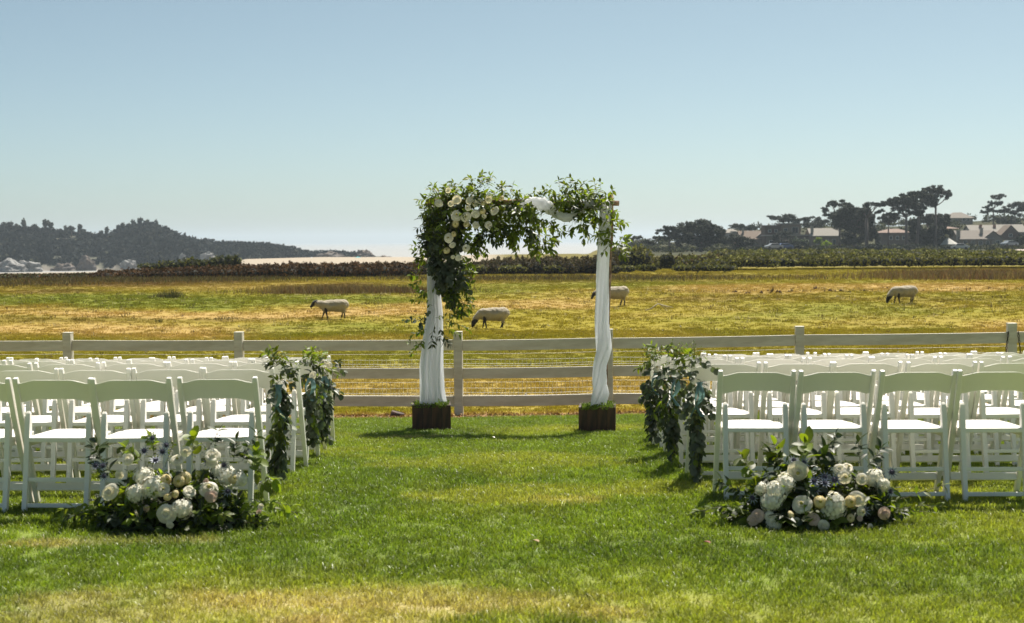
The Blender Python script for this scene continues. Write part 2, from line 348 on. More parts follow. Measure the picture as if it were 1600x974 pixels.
# ------------------------------------------------------------------ scatter by geometry nodes: instances of tufts on points
def tuft(name, n, rad, h, wd, lean, m, seed):
    r = np.random.default_rng(seed); V = []; Fc = []
    for i in range(n):
        a = r.uniform(0, 6.28); q = rad*math.sqrt(r.uniform()); x, y = q*math.cos(a), q*math.sin(a)
        b = r.uniform(0, 6.28); hh = h*r.uniform(.5, 1.2); l = lean*r.uniform(.2, 1.3)*hh; wx, wy = math.cos(b)*wd/2, math.sin(b)*wd/2
        c = r.uniform(0, 6.28); dx, dy = math.cos(c)*l, math.sin(c)*l; k = len(V)
        V += [(x-wx, y-wy, 0), (x+wx, y+wy, 0), (x+dx*.4+wx*.8, y+dy*.4+wy*.8, hh*.6), (x+dx*.4-wx*.8, y+dy*.4-wy*.8, hh*.6), (x+dx, y+dy, hh*(1-.25*lean))]
        Fc += [(k, k+1, k+2), (k, k+2, k+3), (k+3, k+2, k+4)]
    me = npmesh(name, V, Fc); me.materials.append(m)
    return bpy.data.objects.new(name, me)
def scatter(name, X, Y, Z, cols, scale, protos, kind='stuff'):
    n = len(X); me = bpy.data.meshes.new(name); me.vertices.add(n)
    me.vertices.foreach_set('co', np.stack([X, Y, Z], 1).astype(np.float32).ravel())
    a = me.attributes.new('col', 'FLOAT_COLOR', 'POINT'); cc = np.ones((n, 4), np.float32); cc[:, :3] = cols; a.data.foreach_set('color', cc.ravel())
    a = me.attributes.new('sc', 'FLOAT', 'POINT'); a.data.foreach_set('value', scale.astype(np.float32))
    a = me.attributes.new('rz', 'FLOAT_VECTOR', 'POINT'); rv = np.zeros((n, 3), np.float32); rv[:, 2] = rng.uniform(0, 6.28, n); rv[:, :2] = rng.normal(0, .12, (n, 2)); a.data.foreach_set('vector', rv.ravel())
    o = add(name, me); col = bpy.data.collections.new(name+'_source')
    for p in protos: col.objects.link(p)
    g = bpy.data.node_groups.new(name, 'GeometryNodeTree')
    g.interface.new_socket('Geometry', in_out='INPUT', socket_type='NodeSocketGeometry'); g.interface.new_socket('Geometry', in_out='OUTPUT', socket_type='NodeSocketGeometry')
    N = g.nodes; L = g.links; gi = N.new('NodeGroupInput'); go = N.new('NodeGroupOutput')
    ip = N.new('GeometryNodeInstanceOnPoints'); ci = N.new('GeometryNodeCollectionInfo'); ci.inputs['Collection'].default_value = col
    ci.inputs['Separate Children'].default_value = True; ci.inputs['Reset Children'].default_value = True
    a1 = N.new('GeometryNodeInputNamedAttribute'); a1.data_type = 'FLOAT'; a1.inputs['Name'].default_value = 'sc'
    a2 = N.new('GeometryNodeInputNamedAttribute'); a2.data_type = 'FLOAT_VECTOR'; a2.inputs['Name'].default_value = 'rz'
    L.new(gi.outputs[0], ip.inputs['Points']); L.new(ci.outputs[0], ip.inputs['Instance']); ip.inputs['Pick Instance'].default_value = True
    L.new(a1.outputs['Attribute'], ip.inputs['Scale'])
    er = N.new('FunctionNodeEulerToRotation'); L.new(a2.outputs['Attribute'], er.inputs[0]); L.new(er.outputs[0], ip.inputs['Rotation'])
    L.new(ip.outputs[0], go.inputs[0])
    md = o.modifiers.new('scatter', 'NODES'); md.node_group = g
    return tag(o, kind=kind)
def wedge(n, y0, y1, half=.39, pad=.35):
    Y = np.sqrt(rng.uniform(y0*y0, y1*y1, n)); X = rng.uniform(-1, 1, n)*(half*Y+pad); return X, Y
X, Y = wedge(52000, 5.0, 17.6); k = Y < edge_y(X)+rng.normal(0, .08, len(X)); X, Y = X[k], Y[k]
lc = lawn_col(X, Y)
o = scatter('lawn_grass', X, Y, zt(X, Y)+.006, lc*rng.uniform(.8, 1.3, (len(X), 1)), rng.uniform(.7, 1.25, len(X))*(.8+.4*fbm(X/.6, Y/.6, 4)), [tuft('grass_tuft', 42, .062, .036, .0042, .8, M['blade'], s) for s in range(6)])
tag(o, 'short green mown grass of the lawn between the chair blocks', 'grass')
X, Y = wedge(34000, 17.0, 44, .39, .5); k = Y > edge_y(X); X, Y = X[k], Y[k]
sc = rng.uniform(.5, 1.3, len(X))*np.where(Y < 18.6, .7, 1)
o = scatter('field_grass', X, Y, zt(X, Y)-.003, field_col(X, Y)*rng.uniform(.85, 1.25, (len(X), 1)), sc, [tuft('pasture_tuft', 44, .12, .042, .007, .9, M['fblade'], 20+s) for s in range(5)])
tag(o, 'patchy olive and tan pasture grass beyond the white fence', 'grass')
X, Y = wedge(62000, 40, 135, .39, 1)
c = field_col(X, Y); dk = rng.uniform(.8, 1.2, (len(X), 1))
o = scatter('far_field_grass', X, Y, zt(X, Y)-.003, c*dk, rng.uniform(.35, 1.3, len(X))*(.5+.8*fbm(X/3, Y/3, 31)), [tuft('coarse_tuft', 44, .26, .055, .018, .9, M['fblade'], 40+s) for s in range(5)])
tag(o, 'coarse pasture grass in green and tan bands towards the scrub', 'grass')
# leaf litter along the fence
def quads(n, pos, size, m, name, flat=.5):
    pos = np.asarray(pos); a = rng.uniform(0, 6.28, n); e = rng.normal(0, flat, (n, 2)); s = size*rng.uniform(.5, 1.4, n)
    d1 = np.stack([np.cos(a), np.sin(a), e[:, 0]], 1); d2 = np.stack([-np.sin(a), np.cos(a), e[:, 1]], 1)*.55
    V = np.stack([pos-d1*s[:, None], pos+d2*s[:, None], pos+d1*s[:, None], pos-d2*s[:, None]], 1).reshape(-1, 3)
    return npmesh(name, V, np.arange(4*n).reshape(n, 4))
X = rng.uniform(-9, 9, 9000); Y = rng.normal(17.65, .38, 9000)-.045*X; k = (Y > edge_y(X)-.1); X, Y = X[k], Y[k]
me = quads(len(X), np.stack([X, Y, zt(X, Y)+rng.uniform(.004, .03, len(X))], 1), .018, None, 'leaf_litter')
tag(add('leaf_litter', me, m=M['litter']), 'brown dry leaf litter along the foot of the white fence', 'leaf litter', kind='stuff')
# ------------------------------------------------------------------ white rail fence
def fence_y(x): return 18.42-.085*(x+.7)
fence = empty('rail_fence', (0, 18.4, gz(0, 18.4)), 0, 'long off-white three-rail post fence with wire mesh between lawn and sheep field', 'fence')
fb = Vector(fence.location)
def ztop(x): return ZC-np.interp(x, [-6, -.7, 6.3], [1.174, 1.165, 1.065])
post_px = [-175, 107, 374, 716, 951, 1249, 1580, 1880]
post_x = []
for px in post_px:
    x = 0
    for _ in range(6): d = ray(px, 560); x = d.x/d.y*fence_y(x)
    post_x.append(x)
pm = MB().box((0, 0, -.56), (.108, .108, 1.26)).box((0, 0, .0745), (.112, .112, .012)).mesh('post', .004)
for x in post_x:
    y = fence_y(x); p = add('post', pm, fence, M['fencepaint'], Vector((x, y, ztop(x)-.08))-fb, (0, 0, -.085)); p.rotation_euler.y = rnd.uniform(-.006, .006)
for i in range(len(post_x)-1):
    x0, x1 = post_x[i], post_x[i+1]; y0, y1 = fence_y(x0), fence_y(x1)
    for dz in (.18, .545, .905):
        z0, z1 = ztop(x0)-dz+rnd.uniform(-.006, .006), ztop(x1)-dz+rnd.uniform(-.006, .006)
        a = Vector((x0+.057, y0+.0, z0)); b = Vector((x1-.057, y1+.0, z1)); L_ = (b-a).length; mid = (a+b)/2
        rm = MB(); n = 6
        vs = []; sag = rnd.uniform(.002, .009)
        for k in range(n+1):
            t = k/n; zz = -sag*4*t*(1-t)
            for (dy, dzz) in ((-.02, -.068), (.02, -.068), (.02, .068), (-.02, .068)): vs.append(((t-.5)*L_, dy, dzz+zz))
        fs = [(k*4+j, k*4+(j+1) % 4, (k+1)*4+(j+1) % 4, (k+1)*4+j) for k in range(n) for j in range(4)]+[(3, 2, 1, 0), (n*4, n*4+1, n*4+2, n*4+3)]
        o = add('rail', MB().raw(vs, fs).mesh('rail', .003), fence, M['fencepaint'], mid-fb)
        o.rotation_euler = (b-a).to_track_quat('X', 'Z').to_euler()
        o.rotation_euler.x = 0
# wire mesh on the back of the rails
W_ = MB()
for i in range(len(post_x)-1):
    x0, x1 = post_x[i], post_x[i+1]
    hz = [.29, .365, .42, .45, .66, .74, .80, .83]
    for h in hz:
        pts = [Vector((x0+(x1-x0)*t, fence_y(x0+(x1-x0)*t)+.028, ztop(x0+(x1-x0)*t)-h-.012*math.sin(math.pi*t)+rnd.uniform(-.003, .003)))-fb for t in np.linspace(0, 1, 7)]
        W_.tube(pts, .0024, 3, cap=False)
    n = int((x1-x0)/.055)
    for k in range(1, n):
        x = x0+(x1-x0)*k/n
        W_.tube([Vector((x, fence_y(x)+.028, ztop(x)-.36))-fb, Vector((x+rnd.uniform(-.004, .004), fence_y(x)+.028, ztop(x)-.46))-fb], .0017, 3, cap=False)
        W_.tube([Vector((x, fence_y(x)+.028, ztop(x)-.66))-fb, Vector((x+rnd.uniform(-.004, .004), fence_y(x)+.028, ztop(x)-.84))-fb], .0017, 3, cap=False)
tag(add('wire_mesh', W_.mesh('wire_mesh'), fence, M['metal']), kind='stuff')
# dark chain looped round the right-hand post
ch = MB(); xp = post_x[6]; yp = fence_y(xp)
for sgn in (-1, 1):
    for k in range(9):
        t = k/8; c = Vector((xp+sgn*(.062+.035*t), yp-.065, ztop(xp)-.12-.30*t)); pts = []
        for q in range(9):
            a = q/8*2*math.pi; u, v = .010*math.cos(a), .021*math.sin(a)
            pts.append(c+(Vector((u, 0, v)) if k % 2 else Vector((0, u, v))))
        ch.tube(pts, .0042, 5, cap=False)
ch.tube([Vector((xp-.062, yp-.066, ztop(xp)-.12)), Vector((xp-.062, yp+.06, ztop(xp)-.125)), Vector((xp+.062, yp+.06, ztop(xp)-.125)), Vector((xp+.062, yp-.066, ztop(xp)-.12))], .006, 5)
tag(add('chain', ch.mesh('chain'), None, M['iron']), 'rusty dark chain looped round a white fence post at the right', 'chain')
# low stump by the fence
p = G(632, 646, 16, 20); st = MB().tube([(0, 0, -.05), (0, 0, .03), (.01, 0, .07)], [.10, .09, .085], 12)
o = add('stump', st.mesh('stump'), None, M['walnut'], (p.x, 17.95, gz(p.x, 17.95))); tag(o, 'low brown cut stump on dry ground behind the left planter box', 'stump')
# ------------------------------------------------------------------ folding chairs
def chair_parts():
    t = {}
    W2 = .2165
    def post(sx):
        x = sx*W2
        pts = [(x, -.093, .792), (x, -.086, .77), (x, -.045, .67), (x, .0, .56), (x, .055, .44), (x, .15, .22), (x, .252, .0)]
        return MB().rect([Vector(p) for p in pts], [.026, .029, .031, .031, .031, .030, .028], [.026, .034, .038, .040, .040, .036, .030]).mesh('leg', .005)
    t['post'] = [post(-1), post(1)]
    def rear(sx):
        x = sx*(W2-.037)
        pts = [(x, .006, .592), (x, .005, .58), (x, .002, .54), (x, -.004, .48), (x, -.03, .25), (x, -.075, 0)]
        return MB().rect([Vector(p) for p in pts], [.018, .027, .031, .031, .030, .028], [.012, .028, .04, .045, .038, .030]).mesh('leg', .004)
    t['rear'] = [rear(-1), rear(1)]
    n = 24; top = []; bot = []
    for i in range(n+1):
        u = -1+2*i/n; x = u*(W2-.012); k = sm(1, .48, abs(u)); top.append((x, .760+.020*float(k))); bot.append((x, .648+.019*float(k)))
    vs = []; th = .014
    for (x, z) in top+bot[::-1]:
        y = -.045-(z-.67)*.44; cv = .010*(1-(x/W2)**2); vs += [(x, y-th/2-cv, z), (x, y+th/2-cv, z)]
    N_ = len(top)*2; b = MB(); fs = []
    for i in range(n):
        j = N_-1-i
        fs.append((2*i, 2*(i+1), 2*(j-1), 2*j)); fs.append((2*i+1, 2*j+1, 2*(j-1)+1, 2*(i+1)+1))
    for i in range(N_): j = (i+1) % N_; fs.append((2*i, 2*i+1, 2*j+1, 2*j))
    t['back'] = b.raw(vs, fs).mesh('backrest', .003)
    def rrect(hx, y0, y1, r, n=4):
        out = []
        for (cx, cy, a0) in ((hx-r, y1-r, 0), (-hx+r, y1-r, 90), (-hx+r, y0+r, 180), (hx-r, y0+r, 270)):
            for k in range(n+1): a = R(a0+90*k/n); out.append((cx+r*math.cos(a), cy+r*math.sin(a)))
        return out
    s = MB().prism(rrect(.196, -.03, .365, .03), .415, .442, 'z')
    for sx in (-1, 1): s.box((sx*.185, .17, .402), (.018, .34, .03))
    t['seat'] = s.mesh('seat', .005)
    c = MB(); ng = 10; vs = []
    for j in range(ng+1):
        for i in range(ng+1):
            u, v = -1+2*i/ng, -1+2*j/ng; r = max(abs(u), abs(v)); h = .020*(1-r**6)+.006*(1-u*u)*(1-v*v)
            vs.append((u*.172*(1-.06*v*v*abs(u)), .168+v*.172*(1-.04*u*u), .4405+h))
    c.raw(vs, [(j*(ng+1)+i, j*(ng+1)+i+1, (j+1)*(ng+1)+i+1, (j+1)*(ng+1)+i) for j in range(ng) for i in range(ng)], True)
    t['cushion'] = c.mesh('cushion')
    t['str_front'] = MB().box((0, .19, .125), (.40, .018, .045), (R(-25), 0, 0)).mesh('stretcher', .004)
    t['str_low'] = MB().box((0, -.064, .055), (.335, .018, .024)).mesh('stretcher', .004)
    t['str_up'] = MB().box((0, -.038, .20), (.335, .018, .024)).mesh('stretcher', .004)
    t['pin'] = [MB().tube([(sx*(W2-.03), .002, .56), (sx*(W2+.0), .0, .56)], .006, 8).mesh('hinge_pin') for sx in (-1, 1)]
    return t
T = chair_parts()
def make_chair():
    r = empty('folding_chair')
    for sx in (0, 1): add('leg', T['post'][sx], r, M['white']); add('leg', T['rear'][sx], r, M['white'])
    add('backrest', T['back'], r, M['white']); s = add('seat', T['seat'], r, M['white']); add('cushion', T['cushion'], s, M['vinyl'])
    for k in ('str_front', 'str_low', 'str_up'): add('stretcher', T[k], r, M['white'])
    add('hinge_pin', T['pin'][0], r, M['metal']); add('hinge_pin', T['pin'][1], r, M['metal'])
    return r
ordn = ['first', 'second', 'third', 'fourth', 'fifth', 'sixth', 'seventh', 'eighth', 'ninth']
rown = ['nearest row', 'second row', 'third row', 'fourth row', 'fifth row', 'farthest row']
left_rows = [(8.08, -1.478, .467), (9.03, -1.525, .462), (9.85, -1.50, .465), (10.65, -1.52, .463), (11.4, -1.54, .466), (12.2, -1.58, .463)]
right_rows = [(8.40, 1.235, .464), (9.32, 1.20, .463), (10.05, 1.165, .468), (10.9, 1.20, .465), (11.6, 1.19, .464), (12.35, 1.22, .465)]
chair0 = None; chairs = {}
for side, rows in ((-1, left_rows), (1, right_rows)):
    for ri, (d, xe, pitch) in enumerate(rows):
        n = 0
        while True:
            x = xe+side*(.22+pitch*n)
            if abs(x)-.22 > d*.36+.05: break
            if chair0 is None: chair0 = make_chair(); c = chair0
            else: c = copy_tree(chair0)
            xx = x+rnd.uniform(-.01, .01); yy_ = d+.09+rnd.uniform(-.03, .03)+(-.02*n if side > 0 else .01*n)
            # tilt with the ground
            sx_ = (gz(xx+.2, yy_)-gz(xx-.2, yy_))/.4; sy_ = (gz(xx, yy_+.25)-gz(xx, yy_-.08))/.33
            c.location = (xx, yy_, gz(xx, yy_)+.004)
            c.rotation_euler = (math.atan(sy_), -math.atan(sx_)+rnd.uniform(-.004, .004), rnd.uniform(-.045, .045))
            c['label'] = 'white folding chair %s of the aisle, %s, %s seat from the aisle' % ('left' if side < 0 else 'right', rown[ri], ordn[n])
            c['category'] = 'chair'; c['group'] = 'white folding chairs in rows'
            chairs[(side, ri, n)] = c; n += 1
# ------------------------------------------------------------------ leaf, flower building blocks
def leaf_tpl(L_, W_, kind):
    """leaf along +Y from the origin, folded on the midrib"""
    if kind == 'round': prof = [(0, .02), (.12, .6), (.35, .98), (.62, 1), (.85, .7), (1, .12)]
    elif kind == 'point': prof = [(0, .04), (.15, .5), (.35, .95), (.55, .95), (.78, .55), (1, .02)]
    else: prof = [(0, .04), (.25, .8), (.5, 1), (.78, .6), (1, .02)]
    V = []; Fc = []
    for i, (t, wv) in enumerate(prof):
        z = -.10*L_*t*t*1.6; V += [(-W_/2*wv, t*L_, z+.18*W_*wv), (0, t*L_, z), (W_/2*wv, t*L_, z+.18*W_*wv)]
        if i: b = (i-1)*3; Fc += [(b, b+1, b+4, b+3), (b+1, b+2, b+5, b+4)]
    return np.array(V, float), np.array(Fc)
LT_ = {'green': leaf_tpl(.070, .032, 'point'), 'euc': leaf_tpl(.054, .048, 'round'), 'dark': leaf_tpl(.075, .030, 'point'), 'broad': leaf_tpl(.085, .058, 'round'), 'small': leaf_tpl(.028, .014, 'other')}
LM = {'green': 'green', 'euc': 'euc', 'dark': 'dark', 'broad': 'green', 'small': 'green'}
LME = {k: npmesh('leaf', v[0], v[1], True) for k, v in LT_.items()}
def basis(y, up):
    y = y.normalized(); x = y.cross(up)
    if x.length < 1e-4: x = y.orthogonal()
    x.normalize(); z = x.cross(y); return Matrix((x, y, z)).transposed()
def realise(parent, leaves, nind):
    """leaves: (kind, pos, matrix3, scale). The largest become leaf objects, the rest one foliage mesh per kind."""
    org = Vector(parent.location); idx = sorted(range(len(leaves)), key=lambda i: -leaves[i][3]*LT_[leaves[i][0]][0][:, 1].max()+leaves[i][1].y*.05)
    big = set(idx[:nind]); rest = {}
    for i, (k, p, m3, s) in enumerate(leaves):
        if i in big:
            o = bpy.data.objects.new('leaf', LME[k]); C.objects.link(o); o.parent = parent
            if not LME[k].materials: LME[k].materials.append(M[LM[k]])
            o.matrix_local = Matrix.Translation(p-org) @ m3.to_4x4() @ Matrix.Diagonal((s, s, s, 1))
        else: rest.setdefault(k, []).append((p-org, m3, s))
    for k, lst in rest.items():
        tv, tf = LT_[k]; A = np.array([np.array(m)*s for _, m, s in lst]); B = np.array([p[:] for p, _, _ in lst])
        V = (np.einsum('nij,vj->nvi', A, tv)+B[:, None, :]).reshape(-1, 3); Fq = (tf[None]+np.arange(len(lst))[:, None, None]*len(tv)).reshape(-1, 4)
        tag(add('foliage', npmesh('foliage', V, Fq, True), parent, M[LM[k]]), kind='stuff')
def rv(s=1.0): return Vector((rnd.gauss(0, s), rnd.gauss(0, s), rnd.gauss(0, s)))
def sprig(leaves, stems, p, d, L_, n, kind, sag=.5, sc=1.0, spread=.9, jit=.3):
    """a stem that droops, with leaves alternating on it"""
    p = Vector(p); d = Vector(d).normalized(); pts = [p.copy()]; step = L_/n
    side = rv().cross(d).normalized()
    for i in range(n):
        d = (d+Vector((0, 0, -sag*step*3))+rv(.05)).normalized(); p = p+d*step; pts.append(p.copy())
        side = (Matrix.Rotation(2.2, 3, d) @ side).normalized()
        for s_ in ((1, -1) if rnd.random() < .5 else (1,)):
            ld = (d*(1-spread*.55)+side*s_*spread+Vector((0, 0, -.35))+rv(jit*.5)).normalized()
            up = (Vector((0, -.35, 1))+rv(.5)).normalized()
            leaves.append((kind, p.copy(), basis(ld, up), sc*rnd.uniform(.65, 1.2)))
    leaves.append((kind, p.copy(), basis(d, Vector((0, 0, 1))), sc*.8))
    stems.append(pts)
def stem_mesh(stems, org, r=.0016):
    b = MB()
    for pts in stems: b.tube([q-org for q in pts[::2]+[pts[-1]]], r, 3, cap=False)
    return b.mesh('stem')
def rose_mesh(seed, R_=.036, openness=.5):
    r = random.Random(seed); b = MB()
    # inner bud
    for ring, (n, rad, h, tilt) in enumerate([(3, .20, .90, .10), (4, .42, .92, .25), (5, .66, .82, .50), (6, .92, .60, .9), (6, 1.12, .34, 1.3)]):
        for k in range(n):
            a = 2*math.pi*(k+.37*ring)/n+r.uniform(-.12, .12); wid = 2*math.pi/n*.66; rad *= r.uniform(.86, 1.12); h *= r.uniform(.85, 1.1)
            vs = []; nu, nv = 4, 4
            for j in range(nv+1):
                t = j/nv
                for i in range(nu+1):
                    u = -1+2*i/nu; aa = a+u*wid*(.35+.65*math.sin(math.pi*min(1, t*.62+.12)))
                    rr = rad*(.25+.75*t**.8)+.13*tilt*max(0, t-.6)*2.2-.06*u*u
                    zz = h*(math.sin(t*math.pi*.5)**.9)-.22*tilt*max(0, t-.62)*2.5-(.10*u*u*t)
                    vs.append((rr*math.cos(aa)*R_, rr*math.sin(aa)*R_, (zz-.35)*R_*1.05))
            b.raw(vs, [(j*(nu+1)+i, j*(nu+1)+i+1, (j+1)*(nu+1)+i+1, (j+1)*(nu+1)+i) for j in range(nv) for i in range(nu)], True)
    b.tube([(0, 0, -.5*R_), (0, 0, .1*R_), (0, 0, .45*R_)], [.1*R_, .5*R_, .2*R_], 8)
    return b.mesh('rose')
def ball_mesh(seed, R_=.03):
    """ranunculus: shallow petals wrapped over a ball, with a dished centre"""
    r = random.Random(seed); b = MB()
    for ring in range(6):
        th = .25+ring*.27; n = 5+ring*2
        for k in range(n):
            a = 2*math.pi*(k+.5*(ring % 2))/n+r.uniform(-.1, .1); vs = []
            for j in range(3):
                t = j/2; ph = th-.16+.36*t
                for i in range(3):
                    u = -1+i; aa = a+u*math.pi/n*1.15; rr = R_*(1+.05*ring*.2+.06*(1-t)+r.uniform(-.02, .02))*(.86 if ring == 0 else 1)
                    vs.append((rr*math.sin(ph)*math.cos(aa), rr*math.sin(ph)*math.sin(aa), rr*.82*math.cos(ph)))
            b.raw(vs, [(0, 1, 4, 3), (1, 2, 5, 4), (3, 4, 7, 6), (4, 5, 8, 7)], True)
    b.tube([(0, 0, -.8*R_), (0, 0, 0), (0, 0, .62*R_)], [.2*R_, .85*R_, .3*R_], 8)
    return b.mesh('ranunculus')
def heart_mesh(R_=.03): return MB().tube([(0, 0, .5*R_), (0, 0, .84*R_), (0, 0, .88*R_)], [.32*R_, .26*R_, .1*R_], 8).mesh('flower_centre')
def hyd_mesh(seed, R_=.07, n=110):
    r = random.Random(seed); V = []; Fc = []
    for i in range(n):
        z = 1-2*(i+.5)/n
        if z < -.45: continue
        a = i*2.39996+r.uniform(-.1, .1); q = math.sqrt(1-z*z); d = Vector((q*math.cos(a), q*math.sin(a), z)); rr = R_*(1+.10*math.sin(3*a)*q+r.uniform(-.10, .08))
        c = d*rr; bx = basis((d.orthogonal()+rv(.3)).normalized(), d); s = .013*r.uniform(.8, 1.25)
        for k in range(4):
            ca, sa = math.cos(k*math.pi/2), math.sin(k*math.pi/2); b = len(V)
            for (u, v, h) in ((0, 0, 0), (s*.62, s*.5, .003), (0, s*1.25, .001), (-s*.62, s*.5, .003)):
                V.append(tuple(c+bx @ Vector((u*ca-v*sa, u*sa+v*ca, 0))+d*h))
            Fc.append((b, b+1, b+2, b+3))
    b = MB().raw(V, Fc, True); b.tube([(0, 0, -.6*R_), (0, 0, -.1*R_), (0, 0, .5*R_), (0, 0, .85*R_)], [.3*R_, .85*R_, .75*R_, .3*R_], 8)
    return b.mesh('hydrangea')
def thistle_mesh(seed):
    r = random.Random(seed); b = MB(); R_ = .013
    for i in range(60):
        z = 1-1.7*(i+.5)/60; a = i*2.4; q = math.sqrt(max(0, 1-z*z)); d = Vector((q*math.cos(a), q*math.sin(a), z*1.2)); o = d.orthogonal().normalized()*.003
        b.raw([d*R_*.5+o, d*R_*.5-o, d*R_*1.25], [(0, 1, 2)])
    b.tube([(0, 0, -R_), (0, 0, 0), (0, 0, R_)], [R_*.5, R_*.95, R_*.4], 7)
    return b.mesh('thistle')
def bract_mesh():
    b = MB()
    for i in range(10):
        a = i*.628; d = Vector((math.cos(a), math.sin(a), .25)); o = Vector((-d.y, d.x, 0))*.0035
        b.raw([(0, 0, -.008), d*.014+o, d*.034, d*.014-o], [(0, 1, 2, 3)])
    return b.mesh('bract')
ROSE = [rose_mesh(i) for i in range(4)]; BALL = [ball_mesh(i) for i in range(3)]; HYD = [hyd_mesh(i) for i in range(3)]; THI = [thistle_mesh(i) for i in range(2)]; HEART = heart_mesh(); BRACT = bract_mesh()
for m_ in ROSE: m_.materials.append(M['petalw'])
ROSEB = [m_.copy() for m_ in ROSE[:2]]
for m_ in ROSEB: m_.materials.clear(); m_.materials.append(M['blush'])
for m_ in BALL: m_.materials.append(M['petal'])
for m_ in HYD: m_.materials.append(M['petalh'])
for m_ in THI: m_.materials.append(M['thistle'])
def bloom(parent, kind, pos, face, s=1.0):
    org = Vector(parent.location); face = (Vector(face)+rv(.30)).normalized(); q = face.to_track_quat('Z', 'Y')
    s = s*.87 if kind in ('rose', 'blush') else s
    me = {'rose': ROSE, 'ball': BALL, 'hyd': HYD, 'thistle': THI, 'blush': ROSEB}[kind]
    o = add({'rose': 'rose', 'ball': 'ranunculus', 'hyd': 'hydrangea', 'thistle': 'thistle', 'blush': 'rose'}[kind], rnd.choice(me), parent)
    o.rotation_mode = 'QUATERNION'; o.rotation_quaternion = q @ Euler((0, 0, rnd.uniform(0, 6.28))).to_quaternion(); o.location = Vector(pos)-org; o.scale = (s*rnd.uniform(.88, 1.1), s*rnd.uniform(.88, 1.1), s*rnd.uniform(.8, 1.05))
    if kind == 'ball' or (kind == 'rose' and rnd.random() < .4): add('flower_centre', HEART, o, M['heart'], sc=(1, 1, 1) if kind == 'ball' else (.9, .9, 1.25))
    if kind == 'thistle': add('bract', BRACT, o, M['thistleb'])
    return o
# ------------------------------------------------------------------ wedding arch
def at(px, py, Y): return P(px, py, Y)
DL, DRR = 14.5, 14.0        # distance of left and right leg
pl = at(676, 660, DL); pr = at(935, 665, DRR); gl = gz(pl.x, DL); gr = gz(pr.x, DRR)
def bx_(name, px0, px1, Y, h, rz, label):
    a = at((px0+px1)/2, 660, Y); wdt = (px1-px0)/F*Y; r = empty(name, (a.x, Y, gz(a.x, Y)), rz, label, 'planter box', 'dark wood planter boxes of the arch')
    t = .022; n = 4
    def side(cx, cy, ang, W_):
        ws = [rnd.uniform(.8, 1.2) for _ in range(n)]; tot = sum(ws); xx = -W_/2
        for wv in ws:
            pw = W_*wv/tot; m = MB().box((0, 0, 0), (pw-.0012, t, h+rnd.uniform(-.002, .003))).mesh('plank', .002)
            c, s_ = math.cos(ang), math.sin(ang); u = xx+pw/2
            add('plank', m, r, M['walnut'], (cx+u*c, cy+u*s_, h/2), (0, 0, ang)); xx += pw
    D2 = wdt/2
    side(0, -D2+t/2, 0, wdt); side(0, D2-t/2, 0, wdt); side(-D2+t/2, 0, math.pi/2, wdt-2*t-.004); side(D2-t/2, 0, math.pi/2, wdt-2*t-.004)
    b = MB(); ms = MB()
    ms.box((0, 0, h-.06), (wdt-2*t-.006, wdt-2*t-.006, .06))
    for k in range(900):
        x, y = rnd.uniform(-D2+t, D2-t), rnd.uniform(-D2+t, D2-t)
        if k < 300: y = -D2+t*.3+rnd.uniform(-.02, .03)
        z = h-.035+rnd.uniform(0, .025)*(1+.6*math.sin(x*17)); d = rv(.018); e = rv(.006)
        ms.raw([(x, y, z), (x+d.x+e.x, y+d.y+e.y, z+abs(d.z)+.01), (x+d.x-e.x, y+d.y-e.y, z+abs(d.z)*.8+.014)], [(0, 1, 2)])
    tag(add('moss', ms.mesh('moss'), r, M['moss']), kind='stuff')
    return r
bx_('planter_box', 644, 704, DL, .29, R(4), 'dark stained wooden planter box with moss under the left leg of the arch')
bx_('planter_box', 905, 962, DRR, .275, R(-5), 'dark stained wooden planter box with moss under the right leg of the arch')
arch = empty('wedding_arch', (0, 14.25, gz(0, 14.25)), 0, 'rustic square wedding arch of pale rough branches standing on the lawn', 'arch')
ab = Vector(arch.location)
def branch(name, a, b, r0, r1, n=10, wob=.008):
    a, b = Vector(a), Vector(b); pts = []; rs = []
    for i in range(n+1):
        t = i/n; e = rv(wob) if 0 < i < n else Vector(); pts.append(a.lerp(b, t)+e-ab); rs.append((r0*(1-t)+r1*t)*rnd.uniform(.92, 1.08))
    return add(name, MB().tube(pts, rs, 10).mesh(name), arch, M['bark'])
tl = at(664, 318, DL); tr = at(955, 303, DRR)
branch('leg', (pl.x+.02, DL, gl+.05), at(676, 312, DL), .034, .028)
branch('leg', (pr.x+.06, DRR+.05, gr+.05), at(954, 303, DRR+.05), .032, .028)
branch('crossbeam', at(667, 316, DL-.04), at(967, 318, DRR-.02), .030, .026, 12, .006)
k_ = branch('branch_stub', at(951, 470, DRR+.05), at(952, 385, DRR+.06), .012, .02, 4)
